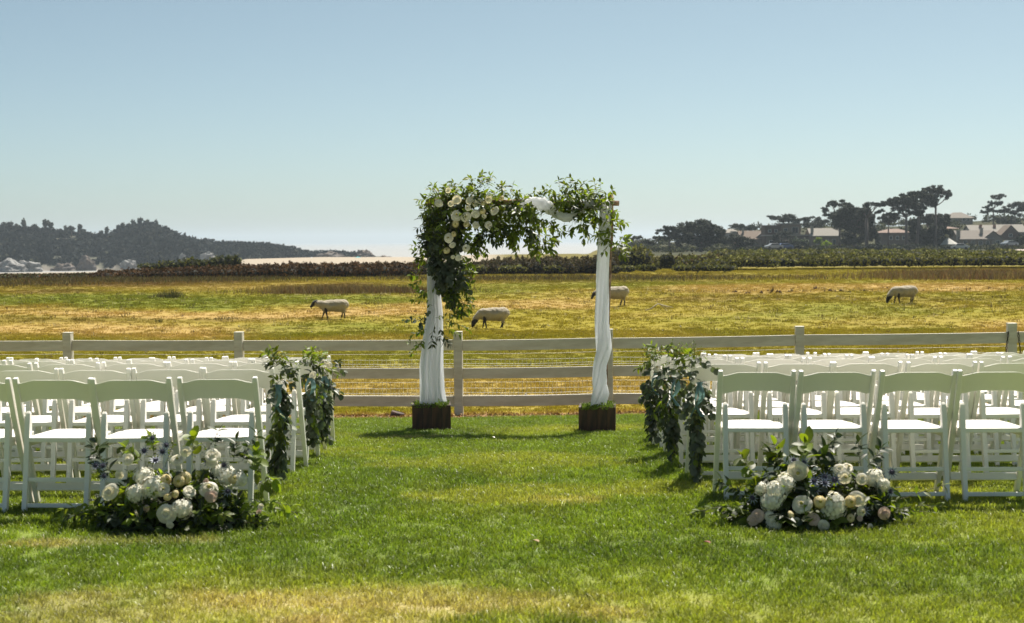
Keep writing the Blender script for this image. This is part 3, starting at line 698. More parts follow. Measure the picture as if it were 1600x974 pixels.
# white gauze drapes
def drape(name, path, radii, label, folds=9, twist=0.0, depth=.35, nn=110, seed=1):
    """cloth wrapped round a post: cross-sections with folds along a path"""
    r = random.Random(seed); pts = [Vector(p) for p in path]; org = pts[-1].copy(); vs = []; fs = []; K = len(pts)
    ph = [r.uniform(0, 6.28) for _ in range(4)]
    # resample
    M_ = 40; P2 = []; R2 = []
    for i in range(M_+1):
        t = i/M_*(K-1); k = min(int(t), K-2); f = t-k; P2.append(pts[k].lerp(pts[k+1], f)); R2.append(radii[k]*(1-f)+radii[k+1]*f)
    for i, p in enumerate(P2):
        t = i/M_
        for k in range(nn):
            a = 2*math.pi*k/nn; aa = a+twist*t
            q = 1+depth*(.5*math.sin(folds*aa+ph[0]+1.2*math.sin(t*3))+.3*math.sin(folds*1.7*aa+ph[1]+t*2)+.2*math.sin(3*aa+ph[2]+t*5))
            ed = .018*math.sin(2*a+ph[3])+.012*math.sin(5*a) if i == M_ else 0
            vs.append(p-org+Vector((math.cos(a)*R2[i]*q, math.sin(a)*R2[i]*q*.8, ed)))
    for i in range(M_):
        for k in range(nn): k2 = (k+1) % nn; fs.append((i*nn+k, i*nn+k2, (i+1)*nn+k2, (i+1)*nn+k))
    o = add(name, MB().raw(vs, fs, True).mesh(name), None, M['gauze'], org); tag(o, label, 'drape', 'white gauze drapes on the arch'); return o
drape('white_drape', [at(681, 330, DL), at(675, 400, DL-.02), at(677, 440, DL-.02), at(680, 490, DL-.02), at(677, 530, DL-.03), at(674, 570, DL-.03), at(675, 610, DL-.04), at(677, 638, DL-.06)],
      [.045, .042, .05, .065, .085, .098, .10, .115], 'white gauze drape hanging down the left leg, wide and pleated over its box', folds=11, depth=.40, seed=3)
drape('white_drape', [at(948, 312, DRR), at(944, 370, DRR), at(941, 440, DRR-.02), at(941, 500, DRR-.02), at(943, 545, DRR-.02), at(938, 570, DRR-.02), at(937, 600, DRR-.03), at(938, 615, DRR-.03), at(935, 638, DRR-.05)],
      [.05, .052, .052, .056, .062, .055, .062, .072, .062], 'white gauze drape twisted down the right leg of the arch and knotted low', folds=7, twist=4.5, depth=.42, seed=5)
def swag(path, radii, name, label, seed):
    r = random.Random(seed); b = MB(); pts = [Vector(p) for p in path]; org = pts[0].copy(); M_ = 60; nn = 30; vs = []; fs = []; K = len(pts)
    for i in range(M_+1):
        t = i/M_*(K-1); k = min(int(t), K-2); f = t-k; p = pts[k].lerp(pts[k+1], f); rr = radii[k]*(1-f)+radii[k+1]*f
        tn = (pts[k+1]-pts[k]).normalized(); bs_ = basis(tn, Vector((0, -1, .3)))
        for q in range(nn):
            a = 2*math.pi*q/nn+t*.9; g = 1+.24*math.sin(5*a+seed+t*6)+.14*math.sin(9*a+t*11)+.10*math.sin(t*40)
            vs.append(p-org+bs_ @ Vector((math.cos(a)*rr*g, 0, math.sin(a)*rr*.7*g)))
    for i in range(M_):
        for q in range(nn): q2 = (q+1) % nn; fs.append((i*nn+q, i*nn+q2, (i+1)*nn+q2, (i+1)*nn+q))
    o = add(name, b.raw(vs, fs, True).mesh(name), None, M['gauze'], org); return tag(o, label, 'drape', 'white gauze drapes on the arch')
bm_ = lambda px, py, dy=-.06: at(px, py, DL+(DRR-DL)*(px-664)/290+dy)
swag([bm_(790, 330, .03), bm_(815, 322), bm_(833, 313, -.2), bm_(846, 318, -.24), bm_(858, 325, -.22), bm_(866, 333, -.2), bm_(874, 337, -.22), bm_(886, 341, -.22), bm_(895, 338, -.18), bm_(908, 328, .0), bm_(918, 318, -.06), bm_(930, 322, -.05), bm_(947, 314, -.03)],
     [.03, .04, .03, .055, .052, .035, .038, .040, .028, .03, .04, .04, .04], 'white_swag', 'white gauze swag wound round the crossbeam between the two leafy parts', 2)
# ------------------------------------------------------------------ flowers and foliage of the arch
gar = empty('arch_garland', at(700, 330, DL-.1), 0, 'lush greenery garland with cream roses over the crossbeam and left leg of the arch', 'garland')
lv = []; stt = []
def blob(px, py, rx, ry, n, kind, L_=.22, nl=8, sag=.6, sc=1.0, dep=.16, up=0.0, dx=0.0):
    L_ *= .72; nl = max(4, int(nl*.8)); py += 5
    for _ in range(n):
        a = rnd.uniform(0, 6.28); q = math.sqrt(rnd.random()); x, y = px+rx*q*math.cos(a), py+ry*q*math.sin(a)
        p = bm_(x, y, -.05+rnd.uniform(-dep, dep)); d = Vector((math.cos(a)*.8+dx, rnd.uniform(-.7, .4), -math.sin(a)*.7+up))+rv(.35)
        sprig(lv, stt, p, d, L_*rnd.uniform(.6, 1.2), nl, kind, sag, sc)
for a in [(700, 330, 30, 26, 30, 'green'), (740, 314, 40, 16, 34, 'green'), (690, 306, 18, 10, 12, 'green'), (785, 322, 26, 20, 20, 'green'), (772, 352, 30, 22, 16, 'green'), (812, 335, 26, 22, 20, 'green'), (840, 352, 22, 20, 20, 'green'), (720, 375, 26, 20, 18, 'green'),
          (735, 343, 34, 26, 30, 'dark'), (690, 350, 18, 28, 24, 'dark'), (775, 335, 26, 22, 16, 'dark'), (820, 345, 28, 18, 10, 'dark'), (765, 320, 30, 14, 20, 'green'), (715, 322, 30, 16, 20, 'green'), (845, 335, 12, 10, 7, 'green')]:
    blob(*a)
blob(897, 310, 32, 11, 30, 'green', .19, 7); blob(922, 316, 17, 14, 22, 'green', .18, 7); blob(852, 305, 12, 6, 7, 'green', .16, 6); blob(872, 318, 8, 6, 5, 'green', .15, 6); blob(862, 340, 8, 8, 5, 'green', .15, 6); blob(908, 318, 22, 12, 12, 'dark', .16, 7); blob(918, 335, 14, 12, 9, 'green', .16, 6); blob(944, 343, 9, 17, 11, 'green', .17, 7); blob(960, 360, 9, 22, 14, 'green', .17, 7); blob(965, 385, 6, 10, 4, 'green', .12, 6)
for (x, y, n, dx, up) in [(745, 290, 5, 0, 1.6), (757, 286, 4, .3, 1.6), (690, 300, 4, -.3, 1.2), (872, 298, 4, -.3, 1.2), (895, 293, 5, 0, 1.3), (940, 300, 3, .2, 1.4), (712, 300, 4, 0, 1.2), (790, 300, 3, .2, 1.1), (835, 312, 2, 0, 1.2)]:
    blob(x, y, 7, 4, n, 'green', .17, 6, .25, .95, .08, up, dx)
for (x, y, n) in [(812, 370, 5), (838, 378, 5), (855, 372, 3), (790, 362, 3), (905, 352, 4), (890, 345, 2), (752, 375, 4), (765, 352, 3), (740, 385, 3)]:
    blob(x, y, 9, 5, n, 'green', .15, 6, 1.6, 1.05, .1, -.8)
# eucalyptus cascade down the left leg
for (x, y, rx, ry, n) in [(695, 340, 18, 14, 26), (693, 365, 19, 16, 32), (694, 395, 15, 16, 30), (703, 422, 11, 15, 26), (708, 410, 12, 18, 10), (712, 446, 6, 10, 6)]:
    blob(x, y, rx, ry, n, 'euc', .20, 8, 1.5, 1.05, .10, -.8)
for (x, y, rx, ry, n) in [(712, 440, 9, 14, 14), (716, 462, 8, 12, 11), (706, 478, 6, 6, 3), (720, 420, 9, 10, 7)]:
    blob(x, y, rx, ry, n, 'green', .16, 7, 1.2, .95, .07, -.5, .3)
for (x, y, n, dx) in [(668, 355, 4, -.8), (668, 385, 5, -1), (662, 400, 6, -1), (660, 425, 4, -1), (670, 445, 4, -.9), (668, 372, 3, -1)]:
    blob(x, y, 8, 7, n, 'green', .16, 6, .5, 1.0, .07, .1, dx)
for (x, y, dx, dz, L_, k) in [(676, 478, -1, .35, .24, 'green'), (672, 482, -.6, -.8, .2, 'euc'), (668, 500, -1, .1, .22, 'euc'), (666, 515, -.9, -.3, .16, 'green'), (662, 540, -.8, .3, .16, 'green'), (664, 530, -.8, -.6, .2, 'green'), (680, 497, .9, .15, .26, 'green'),
                              (690, 500, 1, -.1, .3, 'green'), (680, 505, -.2, -1, .22, 'dark'), (686, 512, .5, -.9, .2, 'dark'), (676, 525, .8, -.2, .18, 'dark'), (700, 515, .9, -.4, .12, 'green')]:
    sprig(lv, stt, at(x, y, DL-.15), (dx, -.2, dz), L_, 7, k, .3, .9)
realise(gar, lv, 270)
tag(add('stem', stem_mesh(stt, Vector(gar.location)), gar, M['stem']), kind='stuff')
for (x, y, s, k) in [(714, 312, 1.25, 'rose'), (704, 318, .9, 'rose'), (686, 317, 1.0, 'rose'), (734, 313, 1.15, 'rose'), (742, 318, .9, 'rose'), (749, 314, .95, 'rose'), (763, 311, .95, 'rose'), (731, 325, .85, 'rose'), (713, 337, 1.3, 'rose'), (728, 339, 1.2, 'rose'), (743, 334, 1.1, 'rose'),
                     (754, 331, .95, 'ball'), (772, 329, 1.2, 'rose'), (755, 318, .85, 'ball'), (712, 350, 1.2, 'ball'), (729, 351, .9, 'ball'), (744, 352, .8, 'rose'), (763, 352, 1.0, 'rose'), (709, 366, .95, 'ball'), (701, 372, 1.1, 'rose'), (707, 383, .8, 'rose'),
                     (698, 392, .95, 'ball'), (728, 388, .9, 'rose'), (716, 403, .75, 'rose'), (784, 310, .75, 'ball'), (700, 298, .8, 'rose'), (756, 338, .6, 'rose'), (708, 402, .55, 'rose')]:
    bloom(gar, k, bm_(x, y, -.29), (-.1, -1, .25), s*rnd.uniform(.85, 1.1))
bb = MB()
for k in range(46):
    x, y = rnd.gauss(753, 12), rnd.uniform(277, 305); p = bm_(x, y, -.05+rnd.uniform(-.06, .06))-Vector(gar.location)
    bb.tube([p+Vector((0, 0, -.006)), p, p+Vector((0, 0, .006))], [.002, .006, .002], 5)
tag(add('berries', bb.mesh('berries'), gar, M['berry']), kind='stuff')
# ------------------------------------------------------------------ garlands hanging at the aisle ends
def aisle_garland(px, py0, py1, Y, wpx, label, seed, lean=0.0, white=0):
    top = at(px, py0, Y); g = empty('aisle_garland', top, 0, label, 'garland', 'greenery garlands tied to the aisle chairs'); lv = []; st_ = []
    H_ = (py1-py0)/F*Y; W_ = wpx/F*Y
    for i in range(40):
        t = (i+.5)/40; z = -H_*t*.86; wd = W_*(.30+.75*math.sin(math.pi*min(1, t*1.05))**.7)*.5
        p = top+Vector((lean*t*W_+rnd.uniform(-.6, .6)*wd, rnd.uniform(-.09, .05), z))
        kind = rnd.choice(['euc', 'euc', 'dark', 'green']) if t > .25 else rnd.choice(['green', 'dark', 'small', 'euc'])
        sprig(lv, st_, p, (rnd.uniform(-1, 1)*(1.1-t*.8), rnd.uniform(-.8, .3), .25-t*1.6), rnd.uniform(.08, .17), 6, kind, 1.6, .88 if t > .2 else .72, .8)
    for k in range(8):
        sprig(lv, st_, top+Vector((0, rnd.uniform(-.05, .03), -.02)), (rnd.uniform(-1, 1), rnd.uniform(-.5, .3), 1.0), rnd.uniform(.07, .14), 6, 'green' if k % 2 else 'small', .4, .75)
    realise(g, lv, 60); tag(add('stem', stem_mesh(st_, top), g, M['stem']), kind='stuff')
    # ribbon: knot and two tails
    for q in range(2):
        rb = []; fs = []; x0 = rnd.uniform(-.2, .2)*W_
        n = 14
        for i in range(n+1):
            t = i/n; wv = .011+.007*math.sin(t*5+q*2); cx = x0+.03*math.sin(t*4+q*2.5)+(q-.5)*.05*t; y = -.13-.02*math.sin(t*6); z = -H_*.18-t*H_*.30
            rb += [(cx-wv, y+.01*math.sin(t*9), z), (cx, y-.012, z), (cx+wv, y+.012*math.cos(t*8), z)]
            if i: b = (i-1)*3; fs += [(b, b+1, b+4, b+3), (b+1, b+2, b+5, b+4)]
        add('ribbon', MB().raw(rb, fs, True).mesh('ribbon'), g, M['teal'])
    for k in range(white): bloom(g, 'rose', top+Vector((rnd.uniform(-.5, .8)*W_*.6, -.12, rnd.uniform(-.10, .02))), (-.2, -1, .4), .8)
    return g
aisle_garland(434, 566, 742, 8.95, 27, 'long eucalyptus garland with teal ribbon on the left aisle end, nearest the camera', 1)
aisle_garland(487, 566, 688, 10.5, 15, 'eucalyptus garland with long teal ribbon on the left aisle end, middle of three', 2, white=1)
aisle_garland(508, 566, 676, 11.25, 17, 'eucalyptus garland with white flowers and teal ribbon on the left aisle end, nearest the fence', 3, white=4)
aisle_garland(1084, 562, 742, 9.25, 28, 'dark dense eucalyptus garland with teal ribbon on the right aisle end, nearest the camera', 4, .1)
aisle_garland(1050, 558, 712, 9.9, 24, 'leafy garland with pale green top leaves on the right aisle end, middle of three', 5, white=0)
aisle_garland(1020, 560, 676, 10.75, 22, 'wide leafy garland with teal ribbon on the right aisle end, nearest the fence', 6, white=1)
# ------------------------------------------------------------------ ground flower arrangements
def arrangement(cx, Yc, x0, x1, blooms, label, sprigs, seed):
    cw = at(cx, 800, Yc); gx, gy = cw.x, Yc; g = empty('flower_arrangement', (gx, gy, gz(gx, gy)), 0, label, 'flower arrangement', 'flower arrangements on the lawn at the aisle'); g0 = g.location.z
    hw = (x1-x0)/2/F*Yc; D = .24; Hh = .30; lv = []; st_ = []
    def surf(x, z, out=0.0):
        u = (x-gx)/hw; v = (z-g0)/Hh; q = max(0, 1-u*u*.9-min(v, 1)**2*.9); return Vector((x, gy-D*math.sqrt(q)-out, z))
    def onsurf(px, py, out=0.0):
        Y = Yc-.2
        for _ in range(4): p = at(px, py, Y); s_ = surf(p.x, p.z, out); Y = s_.y
        return at(px, py, Y)
    for i in range(300):
        a = rnd.uniform(0, math.pi*2); el = math.acos(rnd.uniform(0.0, 1)); d = Vector((math.cos(a)*math.sin(el), math.sin(a)*math.sin(el), math.cos(el)))
        q = rnd.uniform(.45, .85); p = Vector((gx+d.x*hw*q*.85, gy+d.y*D*q, g0+.02+d.z*Hh*q*.85))
        kind = rnd.choices(['dark', 'euc', 'green', 'broad', 'small'], [5, 1.5, 3.5, 1.2, 1.5])[0]
        sprig(lv, st_, p, d+Vector((0, -.2, .1)), rnd.uniform(.06, .13), 6, kind, .9, .9, .9)
    for (px, py, dx, dz, L_, k, sc) in sprigs: sprig(lv, st_, onsurf(px, py, -.08), (dx, -.15, dz), L_, 8, k, .15, sc, .75)
    realise(g, lv, 180); tag(add('stem', stem_mesh(st_, Vector(g.location)), g, M['stem']), kind='stuff')
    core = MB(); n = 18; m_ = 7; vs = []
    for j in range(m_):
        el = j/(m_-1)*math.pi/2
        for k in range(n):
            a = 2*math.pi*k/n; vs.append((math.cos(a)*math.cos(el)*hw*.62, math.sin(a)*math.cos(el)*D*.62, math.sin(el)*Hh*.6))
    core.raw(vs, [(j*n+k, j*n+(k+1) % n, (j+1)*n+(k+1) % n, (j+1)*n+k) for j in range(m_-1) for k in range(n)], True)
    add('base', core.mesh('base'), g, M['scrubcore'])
    for (px, py, rpx, k) in blooms:
        out = .05 if k in ('rose', 'ball', 'blush') else .02; base = {'rose': .036, 'blush': .036, 'ball': .030, 'hyd': .072, 'thistle': .013}[k]
        p = onsurf(px, py, out); s_ = rpx/F*Yc/base
        nrm = Vector(((p.x-gx)/hw*.6, -1, (p.z-g0)/Hh*.5)); bloom(g, k, p, nrm, s_)
        if k == 'thistle': sprig(lv, st_, p+Vector((0, 0, 0)), (0, .3, -1), .05, 2, 'small', 0, .5)
    return g
arrangement(275, 7.74, 128, 428,
  [(225, 746, 17, 'hyd'), (238, 762, 17, 'hyd'), (213, 772, 15, 'hyd'), (285, 795, 17, 'hyd'), (355, 745, 17, 'hyd'), (374, 748, 13, 'hyd'), (340, 736, 11, 'hyd'), (170, 768, 12, 'rose'), (200, 718, 8, 'rose'), (290, 706, 7, 'rose'), (277, 719, 8, 'rose'), (332, 711, 10, 'rose'), (331, 722, 8, 'rose'),
   (259, 750, 9, 'ball'), (280, 752, 9, 'ball'), (289, 747, 9, 'ball'), (364, 748, 8, 'ball'), (326, 763, 13, 'rose'), (330, 775, 8, 'blush'), (296, 768, 8, 'rose'), (262, 777, 6, 'ball'), (274, 772, 6, 'ball'), (260, 803, 12, 'rose'), (255, 765, 9, 'rose'), (321, 753, 5, 'blush'), (228, 795, 5, 'blush'), (213, 803, 6, 'rose'), (356, 768, 4, 'thistle'),
   (238, 685, 4, 'thistle'), (260, 696, 4, 'thistle'), (225, 705, 4, 'thistle'), (254, 706, 4, 'thistle'), (243, 720, 4.5, 'thistle'), (161, 728, 4, 'thistle'), (150, 728, 4, 'thistle'), (163, 744, 4, 'thistle'), (325, 723, 4, 'thistle'), (340, 733, 4, 'thistle'), (350, 727, 4, 'thistle'), (338, 716, 3.5, 'thistle'), (186, 742, 6, 'rose'), (265, 821, 5, 'rose'), (405, 800, 4, 'blush'), (408, 792, 5, 'rose')],
  'large low mound of cream flowers and dark leaves on the grass left of the aisle',
  [(165, 745, -.3, 1, .2, 'dark', 1.0), (180, 745, -.6, .8, .2, 'dark', 1.0), (318, 715, .5, .9, .17, 'dark', .9), (378, 722, .5, .8, .19, 'dark', .85), (365, 720, .1, 1, .12, 'dark', 1.0), (395, 735, .3, .8, .12, 'broad', .9), (398, 760, .5, .3, .14, 'broad', .8), (390, 780, 1, -.2, .24, 'green', .8), (405, 790, 1, -.1, .22, 'green', .7),
   (160, 790, -1, .1, .2, 'green', .9), (150, 800, -1, -.1, .18, 'dark', .9), (240, 705, -.1, 1, .09, 'broad', .7), (222, 720, -.6, .6, .12, 'broad', .8), (385, 800, .8, -.5, .16, 'green', .7), (300, 712, .2, .9, .12, 'broad', .8), (238, 730, .1, 1, .16, 'small', .8), (258, 730, .3, 1, .15, 'small', .8)], 11)
arrangement(1268, 7.76, 1105, 1425,
  [(1212, 770, 18, 'hyd'), (1226, 757, 16, 'hyd'), (1205, 785, 17, 'hyd'), (1190, 765, 11, 'hyd'), (1303, 792, 19, 'hyd'), (1365, 748, 15, 'hyd'), (1377, 758, 12, 'hyd'), (1247, 737, 14, 'rose'), (1312, 733, 8, 'rose'), (1325, 731, 8, 'rose'), (1253, 788, 13, 'rose'), (1281, 785, 9, 'ball'), (1328, 784, 9, 'ball'), (1341, 780, 11, 'rose'),
   (1209, 819, 10, 'rose'), (1203, 807, 8, 'rose'), (1183, 806, 9, 'blush'), (1176, 812, 8, 'blush'), (1235, 806, 7, 'ball'), (1259, 810, 5, 'ball'), (1271, 811, 9, 'blush'), (1329, 810, 6, 'ball'), (1347, 800, 7, 'rose'), (1383, 803, 10, 'blush'), (1288, 822, 8, 'rose'), (1320, 746, 9, 'rose'), (1347, 748, 9, 'rose'), (1245, 813, 4, 'rose'), (1344, 810, 4, 'blush'), (1361, 823, 4, 'rose'),
   (1289, 745, 4, 'thistle'), (1272, 752, 4.5, 'thistle'), (1304, 750, 4.5, 'thistle'), (1289, 755, 4, 'thistle'), (1274, 765, 4, 'thistle'), (1393, 738, 4.5, 'thistle'), (1372, 735, 4, 'thistle'), (1377, 746, 4.5, 'thistle'), (1391, 768, 4, 'thistle'), (1176, 778, 4, 'thistle'), (1256, 723, 4, 'thistle'), (1240, 720, 4, 'thistle'), (1350, 797, 4, 'thistle')],
  'large low mound of cream flowers and dark leaves on the grass right of the aisle',
  [(1215, 735, -.1, 1, .15, 'broad', .9), (1258, 725, .1, 1, .13, 'broad', 1.05), (1180, 745, -.5, .7, .13, 'broad', .8), (1235, 730, -.5, .5, .14, 'dark', 1.2), (1270, 730, .4, .6, .14, 'dark', 1.2), (1298, 728, .1, 1, .17, 'dark', .9), (1345, 728, -.2, 1, .14, 'dark', 1.0), (1355, 730, .5, .8, .13, 'dark', 1.0), (1390, 785, 1, .35, .30, 'green', .8), (1395, 795, 1, 0, .26, 'green', .8),
   (1385, 800, 1, .15, .24, 'small', 1.3), (1140, 790, -1, .0, .2, 'green', .8), (1135, 800, -1, -.1, .2, 'small', 1.4), (1160, 770, -.7, .5, .15, 'dark', 1.0), (1390, 812, .9, -.4, .2, 'green', .7), (1340, 815, .3, -.6, .1, 'small', 1.0)], 12)
# ------------------------------------------------------------------ sheep
def sheep_mesh(pose, seed):
    r = random.Random(seed); prim = []
    def cap(a, b, ra, rb, dark, n=7):
        a, b = Vector(a), Vector(b)
        for i in range(n): t = i/(n-1); prim.append((a.lerp(b, t), ra*(1-t)+rb*t, dark))
    cap((-.34, 0, .49), (0, 0, .47), .175, .225, 0); cap((0, 0, .47), (.36, 0, .50), .225, .205, 0); cap((-.3, 0, .40), (.3, 0, .39), .15, .17, 0); cap((.36, 0, .52), (.44, 0, .50), .17, .13, 0)
    if pose == 'graze':
        cap((-.38, 0, .50), (-.60, 0, .30), .155, .095, 0); cap((-.58, 0, .27), (-.64, 0, .18), .105, .088, 1); cap((-.64, 0, .18), (-.68, 0, .06), .082, .050, 1)
        cap((-.60, .05, .29), (-.57, .15, .24), .022, .016, 1, 5); cap((-.60, -.05, .29), (-.57, -.15, .24), .022, .016, 1, 5)
    elif pose == 'walk':
        cap((-.38, 0, .50), (-.58, 0, .56), .17, .12, 0); cap((-.60, 0, .59), (-.68, 0, .57), .105, .09, 1); cap((-.68, 0, .57), (-.80, 0, .44), .085, .050, 1)
        cap((-.62, .06, .62), (-.56, .16, .56), .022, .017, 1, 5); cap((-.62, -.06, .62), (-.56, -.16, .56), .022, .017, 1, 5)
    else:
        cap((-.38, 0, .50), (-.60, 0, .46), .15, .095, 0); cap((-.60, 0, .46), (-.68, 0, .43), .085, .078, 1); cap((-.68, 0, .43), (-.76, 0, .28), .072, .042, 1)
        cap((-.62, .06, .50), (-.57, .15, .44), .022, .017, 1, 5); cap((-.62, -.06, .50), (-.57, -.15, .44), .022, .017, 1, 5)
    st = {'graze': [(-.05, .06), (.06, .02), (.0, .05), (-.06, .0)], 'walk': [(-.13, -.02), (.06, .0), (-.04, .03), (.08, .06)], 'stand': [(.02, .0), (-.02, .0), (-.04, .02), (.05, .03)]}[pose]
    for (x, y, (dx, dx2), hind) in [(-.28, .10, st[0], 0), (-.26, -.10, st[1], 0), (.32, .10, st[2], 1), (.34, -.10, st[3], 1)]:
        kx = x+dx*.45+(.03 if hind else -.01)
        cap((x, y, .40), (kx, y, .20), .095 if hind else .07, .040, 0 if hind else 1, 6); cap((kx, y, .20), (x+dx, y, .04), .036, .028, 1, 6); cap((x+dx, y, .03), (x+dx-.02, y, .02), .027, .024, 1, 3)
    cap((.47, 0, .58), (.56, 0, .46), .035, .022, 1 if pose != 'graze' else 0, 5)
    bm = bmesh.new()
    for (c, rr, dk) in prim: bmesh.ops.create_icosphere(bm, subdivisions=2, radius=rr, matrix=Matrix.Translation(c))
    me = bpy.data.meshes.new('sheep_raw'); bm.to_mesh(me); bm.free()
    o = bpy.data.objects.new('sheep_raw', me); C.objects.link(o); md = o.modifiers.new('r', 'REMESH'); md.mode = 'VOXEL'; md.voxel_size = .02
    s2 = o.modifiers.new('s', 'SMOOTH'); s2.iterations = 4; s2.factor = .5
    dg = bpy.context.evaluated_depsgraph_get(); m2 = bpy.data.meshes.new_from_object(o.evaluated_get(dg)); bpy.data.objects.remove(o); m2.name = 'sheep_body'
    n = len(m2.vertices); V = np.empty(n*3, np.float32); m2.vertices.foreach_get('co', V); V = V.reshape(-1, 3)
    Nn = np.array([v.normal[:] for v in m2.vertices]); best = np.full(n, 1e9); dk = np.zeros(n)
    for (c, rr, d_) in prim:
        dist = np.linalg.norm(V-np.array(c[:]), axis=1)-rr; k = dist < best; best[k] = dist[k]; dk[k] = d_
    nz = fbm(V[:, 0]*9+V[:, 1]*7, V[:, 2]*9+V[:, 1]*5, seed); V2 = V+Nn*((nz-.5)*.05*(1-dk))[:, None]
    m2.vertices.foreach_set('co', V2.astype(np.float32).ravel()); m2.polygons.foreach_set('use_smooth', np.ones(len(m2.polygons), bool))
    woolc = np.array([.40, .34, .24])*(.8+.4*nz[:, None]); low = sm(.42, .26, V[:, 2])[:, None]*.45; woolc = woolc*(1-low)+np.array([.17, .12, .08])*low  # lower fleece darkened: dirt colour that also paints in underside shade
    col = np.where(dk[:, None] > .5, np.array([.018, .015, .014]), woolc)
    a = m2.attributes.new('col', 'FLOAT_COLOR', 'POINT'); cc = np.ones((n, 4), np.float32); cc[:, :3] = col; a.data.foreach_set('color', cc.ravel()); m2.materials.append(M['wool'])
    return m2
for (px, py, Y, pose, s, rz, lab) in [(521, 499, 50.5, 'walk', .98, 3, 'pale black-faced sheep walking left across the tan grass strip, head raised'),
                                      (770, 514, 46, 'graze', .97, -4, 'cream black-faced sheep grazing between the legs of the arch, nearest the fence'),
                                      (958, 479, 55, 'stand', 1.1, 5, 'black-faced sheep partly hidden behind the right draped leg of the arch'),
                                      (1412, 475, 58, 'graze', 1.05, 8, 'pale sheep grazing alone at the right side of the field')]:
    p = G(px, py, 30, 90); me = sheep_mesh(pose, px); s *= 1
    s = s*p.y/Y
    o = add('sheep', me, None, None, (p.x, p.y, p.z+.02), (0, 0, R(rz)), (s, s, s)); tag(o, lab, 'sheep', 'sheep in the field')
# field bits: dead branch, clods, rush clumps
p = G(1030, 487, 30, 90); b = MB(); sc = p.y/F
b.tube([Vector((-22, 0, 1))*sc, Vector((-12, -.1, 5))*sc, Vector((-2, 0, 12))*sc, Vector((8, 0, 9))*sc, Vector((22, .1, 6))*sc], [.018, .025, .03, .025, .01], 6).tube([Vector((2, 0, 10))*sc, Vector((14, 2, 2))*sc], [.018, .01], 5).tube([Vector((10, 0, 8))*sc, Vector((17, -3, 3))*sc], [.014, .008], 5)
o = add('dead_branch', b.mesh('dead_branch'), None, mat('bleached_wood', (.5, .43, .32), .8), p); tag(o, 'bleached dead branch lying in the grass right of the arch', 'branch')
def blades(n, x, y, sx, sy, h, wd, cols, rz=0, dark=.0, lean=.35):
    X = x+rng.normal(0, 1, n)*sx; Y = y+rng.normal(0, 1, n)*sy; Z = zt(X, Y)-.01
    a = rng.uniform(0, 6.28, n); hh = h*rng.uniform(.45, 1.15, n); dx = rng.normal(0, lean, n)*hh; dy = rng.normal(0, lean, n)*hh
    wx = np.cos(a)*wd/2; wy = np.sin(a)*wd/2
    V = np.stack([np.stack([X-wx, Y-wy, Z], 1), np.stack([X+wx, Y+wy, Z], 1), np.stack([X+dx+wx*.3, Y+dy+wy*.3, Z+hh], 1), np.stack([X+dx-wx*.3, Y+dy-wy*.3, Z+hh], 1)], 1)
    c = cols[rng.integers(0, len(cols), n)]*rng.uniform(.7, 1.3, (n, 1))
    return V.reshape(-1, 3), np.arange(4*n).reshape(n, 4), np.repeat(c, 4, axis=0)
def rush(name, items, cols, label, cat, kind='stuff'):
    Vs, Fs, Cs = [], [], []; o_ = 0
    for it in items:
        V, F_, c = blades(*it, np.array(cols)); Vs.append(V); Fs.append(F_+o_); Cs.append(c); o_ += len(V)
    me = npmesh(name, np.concatenate(Vs), np.concatenate(Fs), False, np.concatenate(Cs)); return tag(add(name, me, m=M['rush']), label, cat, kind=kind)
def gpt(px, py): q = G(px, py, 20, 140); return q.x, q.y
x, y = gpt(540, 458); rush('brown_rushes', [(3800, x, y, 2.3, .9, .42, .03), (1800, x+3, y, 1.5, .5, .3, .03)], [(.16, .09, .035), (.12, .09, .03), (.2, .15, .05)], 'patch of brown rushes in the field behind the walking sheep', 'rushes')
it = []
for (px, py, n, sx) in [(1500, 434, 3000, 3.5), (1570, 436, 3000, 3.2), (1455, 430, 1200, 2.5)]:
    x, y = gpt(px, py); it.append((n, x, y, sx, 1.4, .5, .05))
rush('tall_rushes', it, [(.17, .09, .035), (.13, .10, .03), (.22, .16, .05)], 'belt of tall brown rushes at the right under the hedge', 'rushes')
it = []
for (px, py, n, sx) in [(60, 440, 2500, 4), (160, 436, 2500, 4), (260, 440, 2500, 4), (330, 437, 2500, 4), (20, 446, 1500, 3), (400, 438, 1500, 5), (700, 436, 1800, 4), (790, 437, 1500, 3), (880, 434, 2000, 6), (1000, 437, 2000, 6), (1100, 436, 1500, 6)]:
    x, y = gpt(px, py); it.append((int(n*.6), x, y, sx, 2.4, .26, .05))
rush('marsh_grass', it, [(.10, .075, .02), (.10, .10, .022), (.08, .05, .02), (.14, .11, .03)], 'olive and brown marsh grass in front of the scrub', 'marsh grass')
for (px, py, n, s_, h, lab) in [(266, 466, 260, .28, .42, 'single dark rush clump standing in the green strip at the left'), (250, 464, 120, .25, .22, 'small low rush clump beside the darker one'), (352, 499, 90, .25, .12, 'small green weed patch on the tan strip'), (248, 504, 30, .05, .16, 'tiny upright green weed on tan grass')]:
    x, y = gpt(px, py); rush('rush_clump', [(n, x, y, s_, s_, h, .02)], [(.07, .055, .02), (.06, .07, .02)], lab, 'rush clump', None)
x, y = gpt(1180, 460); it = []
clods = MB()
